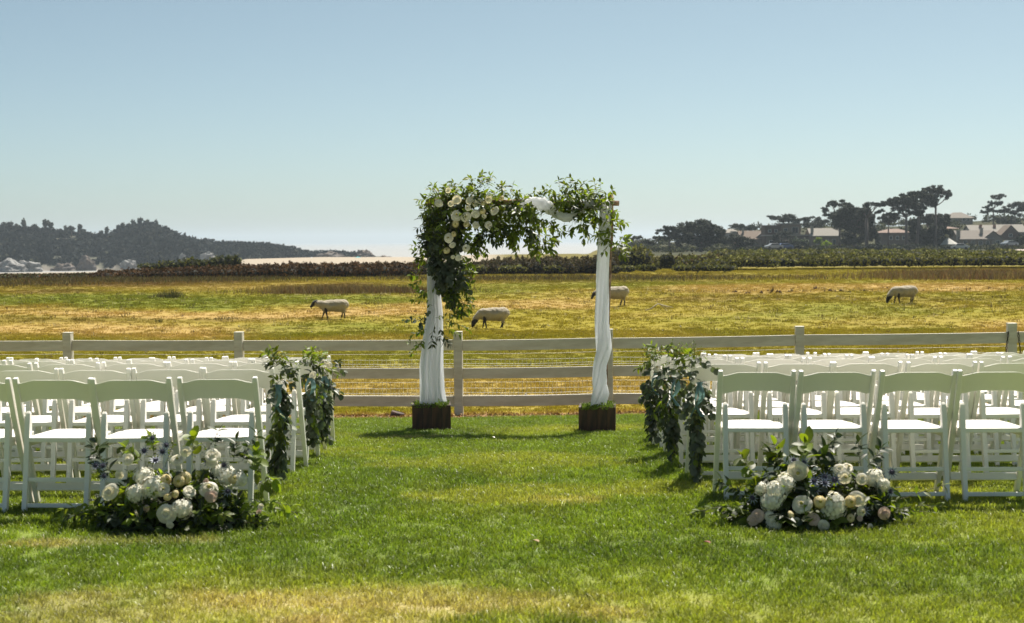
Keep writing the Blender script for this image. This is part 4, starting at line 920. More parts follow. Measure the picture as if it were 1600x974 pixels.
for (px, py, w_) in [(1150, 457, 5), (1138, 455, 3), (1165, 459, 4), (1188, 458, 6), (1205, 455, 4), (1213, 458, 7), (1232, 456, 5), (1240, 456, 4), (1275, 450, 4), (1285, 452, 5), (1300, 456, 6), (1330, 457, 4), (1381, 451, 4), (1350, 455, 5), (1315, 456, 6)]:
    q = G(px, py, 30, 140); s_ = w_*q.y/F*1.0
    for k in range(4):
        o_ = Vector((rnd.gauss(0, s_), rnd.gauss(0, s_), 0)); rr = s_*rnd.uniform(.3, .6)
        clods.tube([q+o_+Vector((-rr, 0, -.03)), q+o_+Vector((0, 0, rr*.7)), q+o_+Vector((rr, 0, -.03))], [rr*.3, rr*.6, rr*.25], 6)
tag(add('soil_clods', clods.mesh('soil_clods'), None, mat('dark_soil', (.06, .03, .015), .95, bump=.5)), 'row of dark soil clods and debris on the tan patch right of the arch', 'soil', kind='stuff')
X, Y = wedge(1500, 20, 75, .37, .3); a_ = rng.uniform(.5, 1.3, len(X)); Vs, Fs, Cs = [], [], []; off = 0
for i in range(len(X)):
    s0 = a_[i]*(.03+.0012*Y[i]); V, F_, c = blades(9, X[i], Y[i], s0, s0, s0*1.1, s0*.22, np.array([(.05, .035, .015), (.06, .06, .015), (.10, .06, .03), (.45, .38, .22)])[[rnd.randrange(4)]]); Vs.append(V); Fs.append(F_+off); Cs.append(c); off += len(V)
tag(add('pasture_weeds', npmesh('pasture_weeds', np.concatenate(Vs), np.concatenate(Fs), False, np.concatenate(Cs)), m=M['rush']), 'scattered small dark weeds and dry stalks across the pasture', 'weeds', kind='stuff')
q = G(1206, 458, 30, 140); b = MB()
for k in range(12): b.tube([q, q+Vector((rnd.gauss(0, .08), rnd.gauss(0, .05), rnd.uniform(.15, .42)))], [.012, .004], 4)
tag(add('dead_weed', b.mesh('dead_weed'), None, M['scrubcore']), 'dark dead weed standing among the clods', 'weed')
pe = MB()
for k in range(60):
    x, y = rnd.uniform(-9, 14), rnd.uniform(22, 60); x *= y/45; z = gz(x, y); s_ = rnd.uniform(.015, .035); pe.tube([(x-s_, y, z), (x, y, z+s_*.8), (x+s_, y, z)], [s_*.3, s_*.8, s_*.3], 5)
tag(add('pale_stones', pe.mesh('pale_stones'), None, mat('pale_stone', (.6, .55, .48), .8)), 'scattered small pale stones in the pasture', 'stones', kind='stuff')
for (px, py, cc_, lab) in [(1110, 863, (.16, .03, .01), 'small reddish fallen leaf on the lawn right of the aisle'), (842, 861, (.3, .2, .1), 'small tan fallen leaf in the middle of the lawn'), (773, 692, (.8, .78, .7), 'white petal lying on the lawn below the arch')]:
    q = G(px, py, 4, 20); add_ = npmesh('fallen_leaf', LT_['euc'][0]*.8, LT_['euc'][1], True); tag(add('fallen_leaf', add_, None, mat('fallen_leaf', cc_, .7), (q.x, q.y, q.z+.045), (.2, .1, 1.0)), lab, 'leaf')
# ------------------------------------------------------------------ scrub, hedges, bushes
def leafcloud(c, r, n, size, col, flat=1.0, shell=.45, low=-.1, bias=0.0):
    """leaf faces through an ellipsoid, more towards its surface"""
    d = rng.normal(size=(n, 3)); d[:, 2] += bias; d /= np.linalg.norm(d, axis=1)[:, None]; d[:, 2] = np.where(d[:, 2] < low, -d[:, 2]*.5, d[:, 2])
    q = (shell+(1-shell)*rng.uniform(0, 1, n)**.6)[:, None]
    lump = 1+.16*np.sin(d[:, :1]*7+c[0])+.14*np.sin(d[:, 1:2]*9+d[:, 2:]*6+c[1])
    p = np.array(c)+d*np.array(r)*q*lump
    a = rng.normal(size=(n, 3)); a[:, 2] *= flat; a /= np.linalg.norm(a, axis=1)[:, None]; b = np.cross(a, d+rng.normal(0, .5, (n, 3))); b /= np.linalg.norm(b, axis=1)[:, None]+1e-9
    s = (size*rng.uniform(.5, 1.3, n))[:, None]
    V = np.stack([p-a*s, p+b*s*.6, p+a*s, p-b*s*.6], 1).reshape(-1, 3)
    cc = np.asarray(col)[rng.integers(0, len(col), n)]*rng.uniform(.75, 1.25, (n, 1))
    return V, np.repeat(cc, 4, axis=0)
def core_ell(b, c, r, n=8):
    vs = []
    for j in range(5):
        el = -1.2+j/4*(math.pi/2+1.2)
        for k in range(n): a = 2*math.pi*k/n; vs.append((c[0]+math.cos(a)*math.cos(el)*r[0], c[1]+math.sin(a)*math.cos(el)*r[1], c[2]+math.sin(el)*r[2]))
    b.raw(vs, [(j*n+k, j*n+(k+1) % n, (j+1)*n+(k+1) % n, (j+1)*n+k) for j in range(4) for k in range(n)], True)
def bush(name, blobs, cols, label, cat, size=.12, dens=1.0, group=None, kind=None, matl='scrub', corem=True):
    """blobs: (x,y,z,rx,ry,rz)"""
    org = Vector((blobs[0][0], blobs[0][1], gz(blobs[0][0], blobs[0][1]))); Vs, Cs = [], []; core = MB()
    for (x, y, z, rx, ry, rz) in blobs:
        n = int(dens*(rx*ry+rx*rz+ry*rz)*4.2/(size*size*1.6))
        V, c = leafcloud((x-org.x, y-org.y, z-org.z), (rx, ry, rz), max(n, 30), size, cols, shell=.72, bias=.45, low=-.75); c = c*rnd.uniform(.7, 1.3); Vs.append(V); Cs.append(c)
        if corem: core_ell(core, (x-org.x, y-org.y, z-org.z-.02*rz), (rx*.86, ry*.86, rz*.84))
    V = np.concatenate(Vs); o = empty(name, org, 0, label, cat, group)
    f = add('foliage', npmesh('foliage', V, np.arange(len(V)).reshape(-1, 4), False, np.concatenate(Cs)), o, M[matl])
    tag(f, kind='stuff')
    if corem: add('trunk', core.mesh('trunk'), o, M['scrubcore'])  # inner filler, not a trunk: near-black core for the bush's shaded inside
    return o
CB = [(.085, .040, .016), (.06, .032, .013), (.05, .035, .013), (.11, .055, .022)]           # brown scrub
CG = [(.17, .16, .035), (.13, .13, .025), (.22, .20, .05), (.09, .085, .02)]              # light green scrub
CO = [(.085, .095, .045), (.10, .105, .05), (.06, .07, .035)]
CY = [(.20, .20, .05), (.15, .17, .05), (.25, .24, .09)]
def belt(name, px0, px1, topf, basef, Y, dp, cols, label, cat, size=.16, step=14, rows=2, kind='stuff', dens=1.0, zc=.3, zr=.7):
    blobs = []; px = px0
    while px <= px1:
        for r_ in range(rows):
            Yq = Y+r_*dp+rnd.uniform(-.3, .3)*dp; tp, bs_ = topf(px), basef(px); s_ = Yq/F
            q = P(px+rnd.uniform(-6, 6), tp+rnd.uniform(-1.2, 3.8)+(0 if r_ == rows-1 else 1.5*(rows-1-r_)), Yq); g0 = gz(q.x, Yq); h = max(q.z-g0, .3)
            blobs.append((q.x, Yq, g0+h*zc*.9, step*s_*rnd.uniform(.65, 1.5), max(dp*.6, h*.7), h*zr*.80))
        px += step*rnd.uniform(.7, 1.3)
    return bush(name, blobs, cols, label, cat, size, dens, None, kind)
ip = lambda xs, ys: (lambda v: float(np.interp(v, xs, ys)))
belt('brown_scrub', -40, 150, ip([-40, 60, 150], [431, 430, 425]), ip([0, 150], [434, 432]), 110, 2.2, CB+CO, 'dark brown scrub belt at the far left edge in front of the sand', 'scrub', .09, 9, 3)
belt('brown_scrub', 150, 650, ip([150, 250, 300, 400, 460, 540, 640], [421, 416, 414, 409, 407, 407, 405]), ip([150, 650], [432, 430]), 108, 2.2, CB, 'long dark brown scrub belt below the sand left of the arch', 'scrub', .09, 9, 3)
belt('brown_scrub', 650, 960, ip([650, 720, 780, 860, 890, 930, 960], [405, 409, 399, 394, 399, 395, 389]), ip([650, 960], [427, 418]), 114, 2.4, [(.07, .045, .02), (.06, .055, .02), (.08, .06, .025)], 'brown and olive scrub rise seen through the arch', 'scrub', .09, 9, 3)
def bushpx(name, px, base, w_, h_, Y, cols, label, size=.14, cat='bush', group=None, n=3, dens=1.0):
    s_ = Y/F; bl = []
    for k in range(n):
        ox = (k-(n-1)/2)*w_/max(n, 1)*.9 if n > 1 else 0; q = P(px+ox, base, Y); g0 = q.z
        bl.append((q.x, Y+rnd.uniform(-.3, .3), g0+h_*s_*.38, w_*s_/(1.7 if n == 1 else n*.95), w_*s_*.35, h_*s_*.64*rnd.uniform(.85, 1.05)))
    return bush(name, bl, cols, label, cat, size, dens, group)
for i, (px, base, w_, h_, lab) in enumerate([(240, 421, 36, 9, 'low flat bush at the left end of the bush row above the brown scrub'), (263, 421, 28, 13, 'small rounded green bush left of the sand gap'), (297, 424, 34, 19, 'rounded grey-green bush just right of the sand gap'), (325, 422, 28, 17, 'grey-green bush in the middle of the bush row'), (346, 421, 28, 20, 'tall rounded bush second from the right of the bush row'), (365, 420, 22, 20, 'rounded olive bush at the right end of the bush row')]):
    bushpx('bush', px, base, w_, h_, 129, CO+CG[:1], lab, .15, group='bushes above the brown scrub')
bushpx('bush', 80, 452, 20, 11, 96, CG, 'small round bush with a dark underside at the left of the field', .09, n=1)
bushpx('bush', 25, 450, 46, 8, 98, CY, 'low pale green bush at the far left of the field', .1)
bushpx('bush', 360, 444, 26, 8, 102, CY, 'low bright green shrub in front of the brown scrub', .1)
bushpx('bush', 590, 436, 60, 7, 112, CY, 'low yellow-green shrub patch left of the arch', .12, n=4)
bushpx('bush', 985, 420, 60, 32, 128, CG, 'large rounded green bush right of the arch', .16, n=4)
bushpx('bush', 1043, 418, 24, 22, 118, [(.03, .035, .012), (.04, .045, .012), (.12, .12, .02)], 'dense dark clipped round bush with yellow top', .1, n=1, dens=1.6)
belt('scrub_hedge', 1000, 1130, ip([1000, 1130], [398, 392]), ip([1000, 1130], [420, 415]), 140, 3, CG+CB[:1], 'olive scrub hedge right of the clipped dark bush', 'hedge', .17, 14, 2)
belt('scrub_hedge', 1105, 1640, ip([1105, 1160, 1300, 1640], [402, 394, 394, 393]), ip([1105, 1640], [418, 416]), 126, 2.0, CG, 'long dark-based green hedge across the right of the field', 'hedge', .13, 11, 3, zc=.56, zr=.46)
belt('scrub_hedge', 1130, 1640, ip([1130, 1300, 1640], [388, 387, 388]), ip([1105, 1640], [400, 400]), 190, 4, CG+CY[:1], 'upper light green hedge behind the dark-based one', 'hedge', .2, 15, 2, zc=.5, zr=.5)
for i, (px, w_, lab) in enumerate([(975, 30, 'pale shrub at the foot of the large green bush'), (1012, 24, 'small grey shrub left of the clipped bush'), (1075, 40, 'low bright shrub right of the clipped bush'), (1120, 50, 'low spreading yellow-green shrub under the hedge end'), (745, 26, 'low pale shrub seen inside the arch, left one'), (800, 34, 'low pale shrub seen inside the arch, right one'), (865, 26, 'low pale shrub beside the right draped leg')]):
    bushpx('bush', px, 424 if px < 1000 else 423, w_, 9, 112, CY+CG, lab, .11)
# ------------------------------------------------------------------ trees
def tree(px, base, top, Y, w_, pads, label, name='cypress_tree', trunk_w=.5, lean=0.0, cols='cypress', nl=900, size=.34, group='cypresses by the houses', flatk=.32):
    """pads: (dx px, y px, rx px, ry px). Trunk with limbs reaching each foliage pad"""
    s_ = Y/F; b0 = P(px, base, Y); g0 = gz(b0.x, Y); g0 = min(g0, b0.z) if abs(g0-b0.z) < 6 else b0.z; org = Vector((b0.x, Y, g0)); o = empty(name, org, 0, label, 'tree', group)
    Vs = []; lb = MB(); pads = [p if len(p) == 4 else p for p in pads]
    ymean = sum(p[1] for p in pads)/len(pads); fork = P(px+lean*.5, base*.24+ymean*.76, Y)-org
    lb.tube([Vector((0, 0, -.4)), fork*.4+Vector((lean*s_*.1, 0, 0)), fork], [trunk_w*.62, trunk_w*.48, trunk_w*.36], 8)
    for (dx, y, rx, ry) in pads:
        Yd = Y+rnd.uniform(-.5, .5)*w_*s_*.35; c = P(px+dx, y, Yd)-org; c.y = Yd-Y
        mid = fork.lerp(c, .5)+Vector((0, 0, -.25*ry*s_)); lb.tube([fork, mid, c+Vector((0, 0, ry*s_*.1))], [trunk_w*.27, trunk_w*.16, trunk_w*.06], 5)
        for k in range(3):
            e = c+Vector((rnd.uniform(-.8, .8)*rx*s_, rnd.uniform(-.6, .6)*rx*s_, rnd.uniform(-.2, .4)*ry*s_)); lb.tube([mid, e], [trunk_w*.09, trunk_w*.03], 4)
        n = int(nl*rx*ry/75)+160
        nsub = 7+int(rx/2.2)
        for q in range(nsub):
            a = rnd.uniform(0, 6.28); rr = math.sqrt(rnd.random())*1.0; cc = (c.x+math.cos(a)*rr*rx*s_, c.y+math.sin(a)*rr*rx*s_*.7, c.z+(rnd.uniform(-.7, .7)-.35*rr*rr)*ry*s_)
            V, _ = leafcloud(cc, (rx*s_*.36, rx*s_*.36, ry*s_*rnd.uniform(.35, .6)), max(24, n//nsub), size*.8, [(1, 1, 1)], shell=.2, low=-1); Vs.append(V)
    V = np.concatenate(Vs); tag(add('crown', npmesh('crown', V, np.arange(len(V)).reshape(-1, 4), False), o, M[cols]), kind='stuff')
    add('trunk', lb.mesh('trunk'), o, M['trunk']); return o
tree(1046, 384, 348, 362, 40, [(-12, 362, 10, 4), (0, 357, 12, 5), (8, 366, 12, 5), (-8, 372, 8, 3), (14, 358, 8, 6)], 'open windswept cypress at the left end of the village trees, bare trunks showing', trunk_w=.5)
tree(1095, 388, 346, 360, 90, [(-30, 364, 14, 9), (-18, 354, 18, 8), (0, 352, 20, 9), (16, 358, 18, 9), (30, 364, 12, 8), (-5, 366, 24, 9), (15, 372, 22, 8), (-24, 378, 14, 6), (2, 380, 22, 6)], 'broad dense dark cypress, widest at the left of the village', trunk_w=.9, nl=1000)
tree(1003, 388, 372, 350, 60, [(-20, 374, 9, 3), (-8, 371, 8, 3), (8, 377, 8, 2.5), (22, 371, 7, 3), (14, 381, 6, 2.5)], 'thin low straggly cypress just right of the arch', trunk_w=.35, nl=700)
tree(1160, 372, 348, 440, 50, [(-12, 353, 12, 3.5), (4, 354, 14, 4), (14, 357, 10, 3)], 'small flat-topped cypress above the white roofs', trunk_w=.4)
tree(1224, 362, 334, 440, 50, [(-16, 339, 9, 3), (-4, 342, 14, 5), (8, 341, 14, 6), (18, 345, 10, 4)], 'flat-topped dark cypress behind the flat-roofed house', trunk_w=.5)
tree(1268, 362, 338, 442, 48, [(-14, 344, 10, 4), (0, 342, 12, 4), (14, 345, 12, 4), (6, 352, 18, 6)], 'low wide cypress right of the flat-topped one, behind the chimney', trunk_w=.5)
tree(1312, 386, 312, 385, 60, [(-22, 328, 8, 4), (-14, 319, 10, 5), (0, 316, 12, 5), (14, 321, 8, 4), (-12, 336, 12, 5), (6, 332, 12, 7)], 'spiky spreading cypress, upper left of the tall group', trunk_w=.6)
tree(1336, 392, 320, 372, 80, [(-24, 338, 14, 8), (-10, 330, 16, 9), (6, 334, 18, 10), (22, 342, 14, 10), (-14, 350, 20, 10), (8, 354, 22, 11), (-4, 370, 20, 10), (24, 365, 12, 12)], 'big dense brown-green cypress in front of the tall group', trunk_w=.9, nl=1100)
tree(1354, 393, 315, 366, 70, [(8, 320, 12, 4), (20, 318, 8, 3.5), (-4, 330, 10, 5), (22, 330, 7, 3)], 'tall cypress with a straight thick bare trunk', trunk_w=.95)
tree(1388, 391, 331, 368, 40, [(-8, 338, 8, 4), (2, 335, 10, 5), (10, 340, 8, 5), (0, 344, 12, 4)], 'small round-headed dark tree on a thin trunk left of the tallest ones', trunk_w=.4)
tree(1416, 394, 306, 364, 60, [(-26, 318, 12, 5), (-14, 314, 14, 6), (-2, 312, 13, 7), (8, 318, 12, 7), (-10, 326, 14, 4), (14, 330, 12, 6), (-20, 334, 9, 3)], 'tall layered cypress with straight trunk, left of the two tallest', trunk_w=.85)
tree(1431, 391, 297, 366, 60, [(-12, 308, 14, 6), (2, 303, 14, 7), (14, 309, 13, 7), (22, 317, 9, 7), (4, 318, 12, 8), (-6, 322, 10, 5)], 'tall cypress with leaning trunk, middle of the tallest ones', trunk_w=.75, lean=10)
tree(1462, 388, 289, 370, 50, [(-12, 298, 11, 6), (0, 294, 12, 5), (12, 299, 11, 5), (20, 307, 6, 6), (-8, 307, 10, 6), (4, 304, 10, 5)], 'tallest cypress with several thin bare stems', trunk_w=.7)
tree(1455, 392, 336, 374, 70, [(-26, 350, 14, 10), (-10, 342, 16, 8), (8, 340, 16, 8), (20, 348, 12, 8), (-16, 366, 16, 12), (4, 362, 18, 14), (24, 360, 9, 8), (0, 380, 20, 8)], 'dark rounded evergreen mass below the tallest cypresses', 'evergreen_tree', trunk_w=.8, nl=1100)
tree(1552, 350, 303, 455, 40, [(-14, 331, 6, 3), (-4, 318, 6, 4), (6, 308, 9, 4), (14, 306, 6, 3), (0, 328, 12, 4), (10, 318, 8, 4), (-10, 322, 6, 3)], 'open layered cypress on the hilltop at the right', trunk_w=.5)
tree(1586, 352, 314, 450, 40, [(-10, 326, 10, 6), (4, 320, 14, 6), (14, 326, 10, 7), (0, 333, 12, 5)], 'dark umbrella-shaped cypress on the hilltop at the right edge', trunk_w=.5)
tree(1153, 392, 367, 355, 60, [(-16, 376, 14, 5), (0, 372, 16, 5), (14, 378, 14, 5), (0, 383, 20, 5)], 'low spreading brownish tree under the white roofs', 'garden_tree', trunk_w=.5)
tree(1570, 356, 334, 440, 34, [(-6, 344, 10, 7), (6, 343, 10, 8)], 'round brown-green shrub tree on the hilltop before the two cypresses', 'garden_tree', trunk_w=.4)
tree(1250, 388, 368, 372, 34, [(-4, 376, 8, 6), (6, 379, 8, 6)], 'small pale green garden tree before the flat-roofed house', 'garden_tree', trunk_w=.25, cols='euc', nl=700)
tree(1283, 388, 370, 374, 30, [(-6, 376, 8, 5), (6, 380, 8, 5)], 'small bright garden tree before the pale-roofed house', 'garden_tree', trunk_w=.25, cols='green', nl=700)
tree(1232, 388, 362, 392, 40, [(-16, 372, 8, 8), (-6, 366, 10, 5), (0, 378, 12, 7)], 'dark leaning garden tree before the balconies', 'garden_tree', trunk_w=.35)
tree(1598, 392, 364, 360, 30, [(-6, 376, 8, 8), (6, 372, 10, 8)], 'dark garden tree at the right edge by the pale driveway', 'garden_tree', trunk_w=.3)
tree(1340, 396, 382, 350, 50, [(-20, 388, 14, 5), (10, 388, 14, 5), (30, 386, 12, 6)], 'low dark shrubs under the trunks left of the tallest trees', 'garden_shrub', trunk_w=.3, nl=1100)
tree(1440, 396, 380, 352, 70, [(-40, 389, 14, 5), (-16, 387, 16, 6), (10, 388, 16, 5), (34, 388, 14, 5)], 'low dark shrubs under the tallest trees beside the pavilion', 'garden_shrub', trunk_w=.3, nl=1100)
tree(1215, 394, 380, 360, 60, [(-26, 388, 12, 4), (0, 386, 14, 5), (26, 386, 14, 5)], 'low dark shrubs before the flat-roofed house', 'garden_shrub', trunk_w=.3, nl=1000)
n = 520; U = rng.uniform(985, 1640, n); Y = rng.uniform(345, 500, n); X = (U-800)/F*Y; Z = zt(X, Y); Vs = []; Cs = []
for i in range(n):
    hgt = rng.uniform(.7, 1.5) if Y[i] < 440 else rng.uniform(1.2, 3.0); wd_ = rng.uniform(1.2, 3)
    V, c = leafcloud((X[i], Y[i], Z[i]+hgt*.3), (wd_, wd_, hgt*.7), 60, .4, [(.035, .045, .015), (.06, .065, .02), (.09, .085, .035), (.03, .03, .015)], shell=.5); Vs.append(V); Cs.append(c)
V = np.concatenate(Vs); tag(add('hillside_scrub', npmesh('hillside_scrub', V, np.arange(len(V)).reshape(-1, 4), False, np.concatenate(Cs)), m=M['scrub']), 'low dark garden scrub between the houses of the village hillside', 'scrub', kind='stuff')
# ------------------------------------------------------------------ houses
HM = {'stucco': mat('stucco', (.22, .17, .13), .9, var=.12, vscale=1.5), 'pale': mat('pale_plaster', (.38, .34, .29), .9, var=.1, vscale=1.5), 'pink': mat('pink_stucco', (.17, .13, .10), .9, var=.12, vscale=1.5), 'grey': mat('grey_stone', (.26, .23, .19), .9, var=.25, vscale=2.5), 'brownw': mat('brown_timber', (.13, .08, .055), .8, var=.2, vscale=3), 'yellow': mat('yellow_plaster', (.38, .30, .12), .9),
      'shingle': mat('grey_shingle', (.19, .165, .14), .9, var=.25, vscale=3, stretch=(.4, 1, 3)), 'palero': mat('pale_roof', (.23, .21, .18), .9, var=.15, vscale=3, stretch=(.4, 1, 3)), 'tile': mat('terracotta_tile', (.19, .125, .095), .85, var=.2, vscale=3), 'brownr': mat('brown_roof', (.15, .11, .08), .9, var=.2, vscale=3), 'glass': mat('window_glass', (.02, .025, .03), .12), 'frame': mat('window_frame', (.55, .52, .47), .6), 'brick': mat('chimney_brick', (.25, .12, .08), .9, var=.2), 'canvas': mat('canvas', (.42, .41, .37), .8)}
def house(blocks, Y, label, name='house', rz=0):
    """blocks: (x0,x1,ybase,yeave,yridge,wall,roof,kind,depth m, windows) in photo pixels at distance Y; made into metres"""
    s_ = Y/F; bx0 = blocks[0]; q0 = P((bx0[0]+bx0[1])/2, bx0[2], Y); o = empty(name, q0, 0, label, 'house', 'houses on the village hillside')
    for bi, (x0, x1, yb, ye, yr, wl, rf, kind, dep, wins) in enumerate(blocks):
        a = P(x0, yb, Y)-q0; b = P(x1, yb, Y)-q0; he = (yb-ye)*s_; hr = (yb-yr)*s_; W_ = b.x-a.x; cx = (a.x+b.x)/2; z0 = a.z; yo = bi*.7
        w_ = MB()
        if kind == 'gablex':      # ridge along x, slopes to the viewer
            w_.prism([(yo, z0-2.5), (yo+dep, z0-2.5), (yo+dep, z0+he), (yo+dep/2, z0+hr-.15), (yo, z0+he)], a.x, b.x, 'x')
        elif kind == 'gabley':    # gable end to the viewer
            w_.prism([(a.x, z0-2.5), (b.x, z0-2.5), (b.x, z0+he), (cx, z0+hr-.15), (a.x, z0+he)], yo, yo+dep, 'y')
        else: w_.box((cx, yo+dep/2, z0+he/2-1.25), (W_, dep, he+2.5))
        add('wall', w_.mesh('wall'), o, HM[wl])
        r_ = MB(); ov = .45; th = .22
        if kind == 'gablex':
            for sg in (0, 1):
                y0_, y1_ = (yo-ov, yo+dep/2) if sg == 0 else (yo+dep+ov, yo+dep/2); ze = z0+he-(hr-he)/(dep/2)*ov*.9
                r_.raw([(a.x-ov, y0_, ze), (b.x+ov, y0_, ze), (b.x+ov, y1_, z0+hr), (a.x-ov, y1_, z0+hr), (a.x-ov, y0_, ze+th), (b.x+ov, y0_, ze+th), (b.x+ov, y1_, z0+hr+th), (a.x-ov, y1_, z0+hr+th)], [(0, 1, 2, 3), (4, 5, 6, 7), (0, 1, 5, 4), (1, 2, 6, 5), (2, 3, 7, 6), (3, 0, 4, 7)])
        elif kind == 'gabley':
            for sg in (-1, 1):
                xe = cx+sg*(W_/2+ov); ze = z0+he-(hr-he)/(W_/2)*ov
                r_.raw([(cx, yo-ov, z0+hr), (xe, yo-ov, ze), (xe, yo+dep, ze), (cx, yo+dep, z0+hr), (cx, yo-ov, z0+hr+th), (xe, yo-ov, ze+th), (xe, yo+dep, ze+th), (cx, yo+dep, z0+hr+th)], [(0, 1, 2, 3), (4, 5, 6, 7), (0, 1, 5, 4), (1, 2, 6, 5), (2, 3, 7, 6), (3, 0, 4, 7)])
        elif kind == 'hip':
            ins = min(W_, dep)*.36
            r_.raw([(a.x-ov, yo-ov, z0+he), (b.x+ov, yo-ov, z0+he), (b.x+ov, yo+dep+ov, z0+he), (a.x-ov, yo+dep+ov, z0+he), (a.x+ins, yo+dep*.4, z0+hr), (b.x-ins, yo+dep*.4, z0+hr), (b.x-ins, yo+dep*.6, z0+hr), (a.x+ins, yo+dep*.6, z0+hr)], [(0, 1, 5, 4), (1, 2, 6, 5), (2, 3, 7, 6), (3, 0, 4, 7), (4, 5, 6, 7), (3, 2, 1, 0)])
        else: r_.box((cx, yo+dep/2, z0+he+.16), (W_+2*ov, dep+2*ov, .34))
        ro = add('roof', r_.mesh('roof'), o, HM[rf])
        for (wx, wy, ww, wh) in wins:
            c = P(wx, wy, Y)-q0; m_ = MB().box((0, 0, 0), (ww*s_+.18, .12, wh*s_+.18)).mesh('window'); wo_ = add('window', m_, o, HM['frame'], (c.x, yo-.03, c.z))
            nb = 2 if ww > 2.6 else 1
            for k in range(nb): pw = ww*s_/nb-.06; add('pane', MB().box((0, 0, 0), (pw, .05, wh*s_)).mesh('pane'), wo_, HM['glass'], ((k-(nb-1)/2)*ww*s_/nb, -.07, 0))
    return o, q0, s_
def chim(h, px, y0, y1, w_, mt_='brick', yo=2.5):
    o, q0, s_ = h; Y = q0.y; c = P(px, (y0+y1)/2, Y)-q0; rf = [c_ for c_ in o.children if c_.name.startswith('roof')][0]
    add('chimney', MB().box((c.x, yo, c.z), (w_*s_, w_*s_, (y1-y0)*s_)).box((c.x, yo, c.z+(y1-y0)*s_/2+.08), (w_*s_*1.25, w_*s_*1.25, .16)).mesh('chimney'), rf, HM[mt_])
house([(1133, 1156, 372, 364, 358, 'pale', 'palero', 'hip', 8, [(1140, 368, 3, 3), (1149, 368, 3, 3)])], 440, 'white-walled cottage with pale roof beside the small flat-topped cypress')
h = house([(1158, 1204, 388, 374, 362, 'stucco', 'brownr', 'gablex', 8, [(1168, 380, 3, 4), (1194, 380, 4, 4)]), (1183, 1206, 388, 371, 362, 'pale', 'shingle', 'gabley', 9, [(1190, 378, 4, 5), (1199, 378, 4, 5)])], 415, 'brown-roofed house left of the flat-roofed one'); chim(h, 1163, 357, 365, 3, 'pale')
house([(1198, 1268, 389, 369, 369, 'pink', 'pale', 'flat', 8, [(1205, 381, 5, 9), (1216, 381, 6, 9), (1237, 380, 8, 10), (1255, 381, 10, 9)]), (1222, 1252, 369, 351, 351, 'stucco', 'palero', 'flat', 6, [(1228, 361, 5, 7), (1243, 360, 9, 9)]), (1196, 1222, 372, 354, 354, 'brownw', 'brownw', 'flat', 6, [(1204, 361, 4, 4), (1214, 361, 4, 4)])], 408, 'modern flat-roofed two-storey house with stacked balconies')
h = house([(1268, 1312, 389, 369, 358, 'stucco', 'palero', 'gablex', 8, [(1278, 378, 6, 7), (1292, 378, 4, 6), (1303, 378, 5, 7)])], 404, 'house with pale sloping roof and white chimney left of the tall trees'); chim(h, 1270, 354, 364, 4, 'pale', 1)
house([(1378, 1424, 389, 364, 358, 'pink', 'tile', 'hip', 8, [(1392, 372, 4, 5), (1402, 372, 4, 5), (1412, 372, 4, 5)]), (1399, 1420, 389, 376, 368, 'pale', 'shingle', 'gabley', 6, [(1409, 381, 6, 6)])], 410, 'pinkish house half hidden behind the tall trunks')
house([(1462, 1497, 372, 357.5, 354, 'yellow', 'tile', 'hip', 8, [(1472, 363, 4, 4), (1482, 363, 4, 4), (1491, 363, 3, 4)])], 425, 'yellow house with terracotta roof behind the pavilion')
house([(1484, 1520, 355, 341, 332, 'grey', 'shingle', 'hip', 9, [(1506, 343.5, 4, 3.5), (1513, 343.5, 4, 3.5), (1494, 345, 3, 3.5)])], 462, 'grey stone two-storey house standing highest on the hill')
h = house([(1518, 1562, 376, 363, 353, 'pale', 'palero', 'gablex', 8, [(1526, 368, 4, 4), (1540, 368, 4, 4)]), (1560, 1604, 376, 363, 352, 'stucco', 'palero', 'gablex', 8, [(1596, 368, 4, 4)])], 432, 'long house with pale sunlit roofs and brick chimneys'); chim(h, 1536, 352, 360, 3.5); chim(h, 1558, 352, 362, 3.5)
house([(1566, 1592, 376, 366, 353, 'brownw', 'brownr', 'gabley', 6, [(1579, 368, 5, 4)])], 424, 'dark timber gabled house in front of the long pale roofs')
h = house([(1499, 1550, 389, 374, 361.5, 'stucco', 'shingle', 'gablex', 8, [(1508, 380, 5, 6), (1520, 380, 5, 6), (1532, 380, 5, 6), (1543, 380, 4, 6)]), (1537, 1568, 389, 374, 362, 'grey', 'shingle', 'gabley', 9, [(1548, 380, 6, 6), (1560, 380, 5, 6)])], 396, 'grey-roofed stone bungalow right of the white pavilion'); chim(h, 1499, 361, 376, 5, 'pale', 1); chim(h, 1538, 357, 366, 4, 'pale')
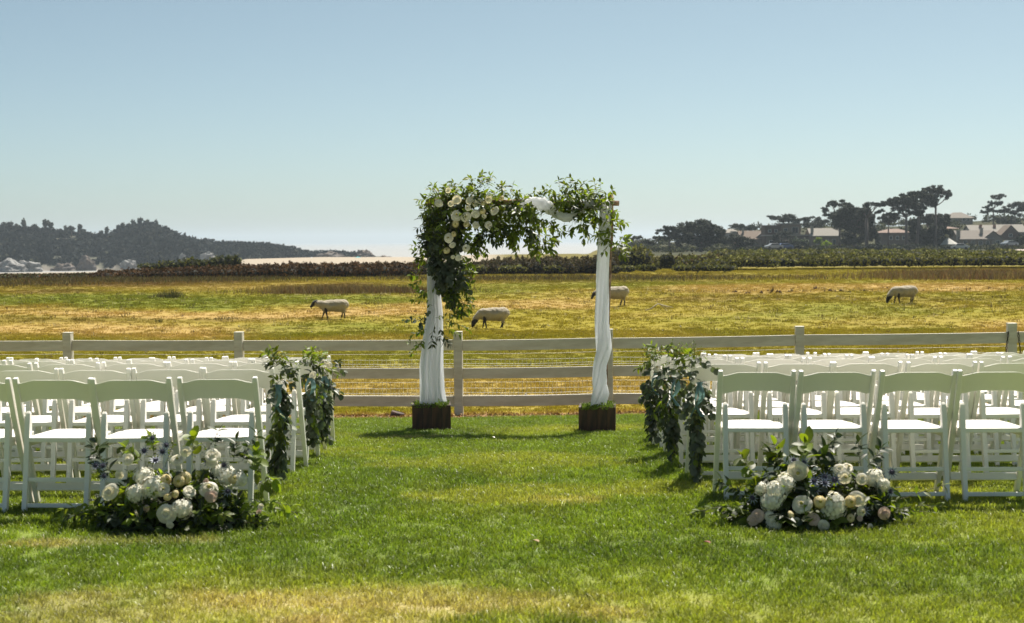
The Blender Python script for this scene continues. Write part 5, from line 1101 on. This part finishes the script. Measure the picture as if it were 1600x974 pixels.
# pavilion tent
Y = 372; s_ = Y/F; q = P(1481, 388, Y); pv = empty('pavilion', q, 0, 'white pyramid-roofed pavilion tent on posts before the bungalow', 'pavilion')
hw = 15.5*s_; b = MB(); n = 8; vs = [(0, 0, 16.5*s_)]+[(math.cos(2*math.pi*(k+.5)/n)*hw*1.04, math.sin(2*math.pi*(k+.5)/n)*hw*1.04, 6.2*s_) for k in range(n)]+[(math.cos(2*math.pi*(k+.5)/n)*hw*1.04, math.sin(2*math.pi*(k+.5)/n)*hw*1.04, 5.0*s_) for k in range(n)]
b.raw(vs, [(0, k+1, (k+1) % n+1) for k in range(n)]+[(k+1, (k+1) % n+1, (k+1) % n+1+n, k+1+n) for k in range(n)]); add('roof', b.mesh('roof'), pv, HM['canvas'])
for k in range(n): add('post', MB().tube([(math.cos(2*math.pi*(k+.5)/n)*hw*.98, math.sin(2*math.pi*(k+.5)/n)*hw*.98, -.6), (math.cos(2*math.pi*(k+.5)/n)*hw*.98, math.sin(2*math.pi*(k+.5)/n)*hw*.98, 5.4*s_)], .09, 6).mesh('post'), pv, HM['frame'])
# parked cars between hedges and houses
def car(px, base, Y, colr, label, rz=0):
    q = P(px, base, Y); o = empty('parked_car', q, R(rz), label, 'car', 'cars parked by the houses'); paint = mat('car_paint', colr, .3, coat=.5)
    prof = [(-2.15, .3), (-2.2, .62), (-2.05, .82), (-1.25, .95), (-.75, 1.38), (.75, 1.42), (1.45, 1.0), (2.1, .86), (2.2, .55), (2.15, .3)]
    add('body', MB().prism(prof, -.85, .85, 'y').mesh('body', .08), o, paint)
    add('window', MB().prism([(-1.1, .97), (-.68, 1.32), (.68, 1.35), (1.25, 1.0)], -.87, .87, 'y').mesh('window'), o, HM['glass'])
    for sx in (-1.35, 1.35):
        for sy in (-.8, .8): add('wheel', MB().tube([(sx, sy-.1, .32), (sx, sy+.1, .32)], .32, 14).mesh('wheel'), o, M['iron'])
car(1209, 389.5, 340, (.3, .3, .3), 'pale car parked among shrubs before the flat-roofed house', 10)
car(1225, 389.5, 342, (.05, .08, .2), 'dark blue car parked right of the pale car', 5)
car(1500, 390, 345, (.5, .5, .5), 'white car parked in front of the bungalow', -15)
car(1577, 385, 352, (.2, .23, .26), 'silver car on the driveway at the right', 20)
# pale driveways lying on the hillside
dr = mat('driveway_gravel', (.46, .38, .32), .9, var=.1)
for (x0, x1, Y0, Y1, nm) in [(1384, 1406, 332, 368, 'driveway'), (1582, 1612, 332, 362, 'driveway'), (1175, 1240, 326, 336, 'road'), (1290, 1330, 326, 336, 'road')]:
    vs = []; n = 12; m_ = 6
    for j in range(n+1):
        Yj = Y0+(Y1-Y0)*j/n
        for k in range(m_+1): xx = ((x0+(x1-x0)*k/m_+(j*.6 if nm == 'driveway' else 0))-800)/F*Yj; vs.append((xx, Yj, gz(xx, Yj)+.12))
    tag(add(nm, MB().raw(vs, [(j*(m_+1)+k, j*(m_+1)+k+1, (j+1)*(m_+1)+k+1, (j+1)*(m_+1)+k) for j in range(n) for k in range(m_)], True).mesh(nm), None, dr), kind='structure')
# ------------------------------------------------------------------ headland across the water
HPX = [-60, 0, 40, 80, 110, 140, 165, 185, 205, 222, 240, 258, 275, 292, 320, 350, 400, 440, 465, 490, 505, 530, 552, 575, 590, 610, 625, 640]
HPY = [362, 362, 363, 365, 368, 370, 376, 368, 361, 355, 356, 363, 370, 378, 383, 383, 384, 387, 394, 399, 398, 397, 400, 399, 401, 402, 404, 410]
def headz(x, y):
    u = x/np.maximum(y, 5)*F+800; yh = 377-(u-800)*.0061
    zr = ZC+(yh-np.interp(u, HPX, HPY))/F*830
    t = np.clip((y-735)/95, 0, 1); prof = np.where(y < 830, t**.55, 1-.9*sm(830, 1000, y))
    n = (fbm(x/28, y/28, 71)-.5)*7*np.clip((zr+14)/25, 0, 1)
    return -15.5+(zr+15.5)*prof+n*prof*(1-t*.7)
yy2 = np.linspace(700, 1010, 90); tt2 = np.linspace(-70, 660, 380); Y2, U2 = np.meshgrid(yy2, tt2, indexing='ij'); X2 = (U2-800)/F*Y2
Xa, Ya = X2.ravel(), Y2.ravel(); Za = headz(Xa, Ya); ny, nx = Y2.shape; ii = (np.arange(ny-1)[:, None]*nx+np.arange(nx-1)[None, :]).ravel()
nn_ = fbm(Xa/20, Ya/20, 91)[:, None]; hc = np.array([.035, .04, .025])*(1-nn_)+np.array([.10, .095, .06])*nn_
rk = (sm(-6, -12.5, Za)*np.clip((fbm(Xa/9, Ya/9, 95)-.42)*5, 0, 1))[:, None]; hc = hc*(1-rk)+np.array([.28, .24, .2])*rk
u_ = Xa/Ya*F+800; k = (np.exp(-((u_-120)/32)**2)*sm(6, 11, Za)*sm(-.1, .3, fbm(Xa/12, Ya/12, 3)-.4))[:, None]*.8; hc = hc*(1-k)+np.array([.22, .20, .11])*k
tag(add('headland', npmesh('headland', np.stack([Xa, Ya, Za], 1), np.stack([ii, ii+1, ii+nx+1, ii+nx], 1), True, hc), m=mat('headland_ground', attr='col', rough=.95, bump=.6, bscale=.3, bdist=1.0, var=.3, vscale=.1)), kind='structure')
n = 9000; U = rng.uniform(-60, 560, n); Y = rng.uniform(742, 845, n); X = (U-800)/F*Y; Z = headz(X, Y)
keep = (Z > -9+3*rng.normal(size=n)) & (np.exp(-((U-120)/30)**2)*sm(6, 10, Z) < rng.uniform(0, 1.1, n)) & ((fbm(X/18, Y/18, 33) > .38) | (U > 175)); X, Y, Z, U = X[keep], Y[keep], Z[keep], U[keep]
n = len(X); k = 16; hgt = np.where(U < 330, rng.uniform(1.0, 2.6, n), rng.uniform(.6, 1.6, n))
c = np.repeat(np.stack([X, Y, Z+hgt*.5], 1), k, 0); d = rng.normal(size=(n*k, 3))*.55; p = c+d*np.repeat(hgt, k)[:, None]*np.array([1.0, 1.0, .8])
a = rng.normal(size=(n*k, 3)); a /= np.linalg.norm(a, axis=1)[:, None]; b_ = np.cross(a, rng.normal(size=(n*k, 3))); b_ /= np.linalg.norm(b_, axis=1)[:, None]; s_ = rng.uniform(.35, 1.5, (n*k, 1))
V = np.stack([p-a*s_, p+b_*s_*.7, p+a*s_, p-b_*s_*.7], 1).reshape(-1, 3)
cb = np.where(rng.uniform(size=(n, 1)) < .86, np.array([[.016, .020, .018]]), np.array([[.045, .046, .028]]))*rng.uniform(.6, 1.3, (n, 1))*(.45+1.2*fbm(X/22, Y/30, 88))[:, None]; cc = np.repeat(cb, 4*k, 0)
tag(add('headland_woodland', npmesh('woodland', V, np.arange(len(V)).reshape(-1, 4), False, cc), m=M['wood_far']), 'dark woodland covering the rocky headland across the water', 'woodland', kind='stuff')
sky_trees = [(4, 350, 12), (16, 349, 14), (27, 351, 10), (38, 346, 9), (56, 353, 13), (72, 345, 12), (80, 350, 10), (104, 356, 8), (112, 354, 9), (124, 353, 8), (130, 361, 8), (142, 365, 10), (158, 364, 9), (167, 357, 8), (186, 355, 8), (193, 347, 7), (201, 352, 5), (210, 347, 10), (220, 344, 10), (229, 346, 9), (243, 347, 6), (262, 363, 8), (274, 369, 9), (286, 374, 12), (330, 377, 9), (446, 388, 7), (453, 388, 6), (494, 394, 5)]
NUMW = 'one two three four five six seven eight nine ten eleven twelve thirteen fourteen fifteen sixteen seventeen eighteen nineteen twenty twenty-one twenty-two twenty-three twenty-four twenty-five twenty-six twenty-seven twenty-eight'.split()
for i, (px, top, w_) in enumerate(sky_trees):
    base = float(np.interp(px, HPX, HPY))+2.5; Yt = 830+rnd.uniform(-8, 4); b0 = P(px, base, Yt); s_ = Yt/F; org = Vector((b0.x, Yt, b0.z)); H_ = (base-top+2.5)*s_
    o = empty('pine_tree', org, 0, 'small dark %s on the skyline of the wooded headland, number %s from the left' % ('broad-crowned pine' if w_ > 9 else 'slim pine', NUMW[i]), 'tree', 'pines along the headland skyline')
    Vs = []; tall = H_ > w_*s_*.9
    for q in range(5):
        cx_ = rnd.uniform(-.32, .32)*w_*s_; cz = H_*rnd.uniform(.5, .9)
        V, _ = leafcloud((cx_, rnd.uniform(-1, 1), cz), (w_*s_*.32, w_*s_*.32, H_*.20), 70, .62, [(1, 1, 1)], shell=.1, low=-1); Vs.append(V)
    V = np.concatenate(Vs); tag(add('crown', npmesh('crown', V, np.arange(len(V)).reshape(-1, 4)), o, M['cypress']), kind='stuff')
    tb = MB().tube([(0, 0, -2), (rnd.uniform(-.4, .4), 0, H_*.45), (rnd.uniform(-.6, .6), 0, H_*.9)], [.35, .25, .1], 5).tube([(0, 0, H_*.35), (w_*s_*.25, 0, H_*.7)], [.16, .06], 4).tube([(0, 0, H_*.4), (-w_*s_*.25, 0, H_*.75)], [.16, .06], 4); add('trunk', tb.mesh('trunk'), o, M['trunk'])
# rocks at the shore
def rock(px, base, w_, h_, Y, m_, label, seed):
    q = P(px, base, Y); s_ = Y/F; n, k = 20, 10; vs = []; W_, H_ = w_*s_/2, h_*s_
    for j in range(k+1):
        el = -.25+j/k*(math.pi/2+.25)
        for i in range(n):
            a = 2*math.pi*i/n; d = Vector((math.cos(a)*math.cos(el), math.sin(a)*math.cos(el), math.sin(el))); nz = 1+.45*(mnoise.noise(d*1.6+Vector((seed, 0, 0)))+.5*mnoise.noise(d*4+Vector((seed, 3, 0))))
            vs.append((d.x*W_*nz, d.y*W_*.6*nz, d.z*H_*nz))
    o = add('rock', MB().raw(vs, [(j*n+i, j*n+(i+1) % n, (j+1)*n+(i+1) % n, (j+1)*n+i) for j in range(k) for i in range(n)], False).mesh('rock'), None, M[m_], (q.x, Y, q.z)); tag(o, label, 'rock', 'rocks along the shore')
rock(16, 422, 56, 14, 715, 'rock', 'pale grey rock outcrop at the far left edge of the water', 1); rock(44, 422, 40, 15, 718, 'rock', 'pale grey sloping rock second from the left edge', 2); rock(200, 418, 30, 11, 705, 'rock', 'rounded pale boulder below the wooded dome', 3)
rock(134, 420, 26, 18, 735, 'tanrock', 'tan sloping rock face at the foot of the headland', 4); rock(100, 421, 34, 9, 733, 'tanrock', 'low brown rock left of the tan rock face', 5); rock(285, 405, 12, 8, 738, 'rock', 'small pale rock patch low on the headland', 6); rock(325, 404, 22, 9, 738, 'rock', 'pale rock patch right of the smaller one', 7)
rock(570, 404, 30, 12, 745, 'tanrock', 'dark pointed rock islet beyond the sand', 8); rock(603, 406, 26, 6, 745, 'tanrock', 'low dark rock at the end of the headland', 9); rock(515, 404, 40, 10, 745, 'tanrock', 'dark hump of rock behind the sand', 10)
# beach tents
def tent(px, base, w_, h_, Y, colr, label, kind):
    q = P(px, base, Y); s_ = Y/F; mt_ = mat('tent_cloth', colr, .7, transl=.3); W_, H_ = w_*s_, h_*s_
    o = empty('beach_'+kind, q, 0, label, 'beach '+kind)
    if kind == 'umbrella':
        n = 8; add('canopy', MB().raw([(0, 0, H_)]+[(math.cos(2*math.pi*k/n)*W_/2, math.sin(2*math.pi*k/n)*W_/2, H_*.62) for k in range(n)], [(0, k+1, (k+1) % n+1) for k in range(n)]).mesh('canopy'), o, mt_)
        add('pole', MB().tube([(0, 0, -.5), (0, 0, H_)], .04, 6).mesh('pole'), o, M['iron'])
    else:
        add('canopy', MB().raw([(-W_/2, -W_/3, H_*.55), (W_/2, -W_/3, H_*.62), (W_/2, W_/3, H_*.62), (-W_/2, W_/3, H_*.55), (0, 0, H_), (-W_/2, -W_/3, H_*.3), (W_/2, -W_/3, H_*.4)], [(0, 1, 4), (1, 2, 4), (2, 3, 4), (3, 0, 4), (0, 1, 6, 5)]).mesh('canopy'), o, mt_)
        for sx in (-1, 1):
            for sy in (-1, 1): add('pole', MB().tube([(sx*W_/2, sy*W_/3, -.5), (sx*W_/2, sy*W_/3, H_*.6)], .05, 5).mesh('pole'), o, M['iron'])
tent(487, 407, 9, 5, 300, (.75, .78, .82), 'white and blue beach tent on the sand at left', 'tent'); tent(484, 408, 5, 3, 298, (.08, .2, .55), 'small blue umbrella beside the white beach tent', 'umbrella')
tent(559, 407, 14, 6, 300, (.05, .50, .55), 'bright turquoise beach tent on the sand', 'tent'); tent(567, 407, 7, 3.2, 297, (.75, .20, .06), 'orange umbrella right of the turquoise tent', 'umbrella')
tent(842, 403, 8, 8, 292, (.8, .8, .8), 'white canopy top above the scrub inside the arch', 'tent'); tent(867, 402, 4, 5, 292, (.75, .22, .05), 'tiny orange umbrella above the scrub inside the arch', 'umbrella')
# ------------------------------------------------------------------ haze
hz = MB().box((0, 7680, 30), (18400, 15640, 101)).mesh('haze'); hm = bpy.data.materials.new('haze'); hm.use_nodes = True; n_ = hm.node_tree; n_.nodes.remove(n_.nodes['Principled BSDF'])
pv_ = n_.nodes.new('ShaderNodeVolumePrincipled'); pv_.inputs['Color'].default_value = (.76, .87, .96, 1); pv_.inputs['Density'].default_value = .00017; pv_.inputs['Anisotropy'].default_value = .35
n_.links.new(pv_.outputs[0], n_.nodes['Material Output'].inputs['Volume'])
HAZE = True
if HAZE: ho = add('haze', hz, None, hm); tag(ho, kind='stuff')
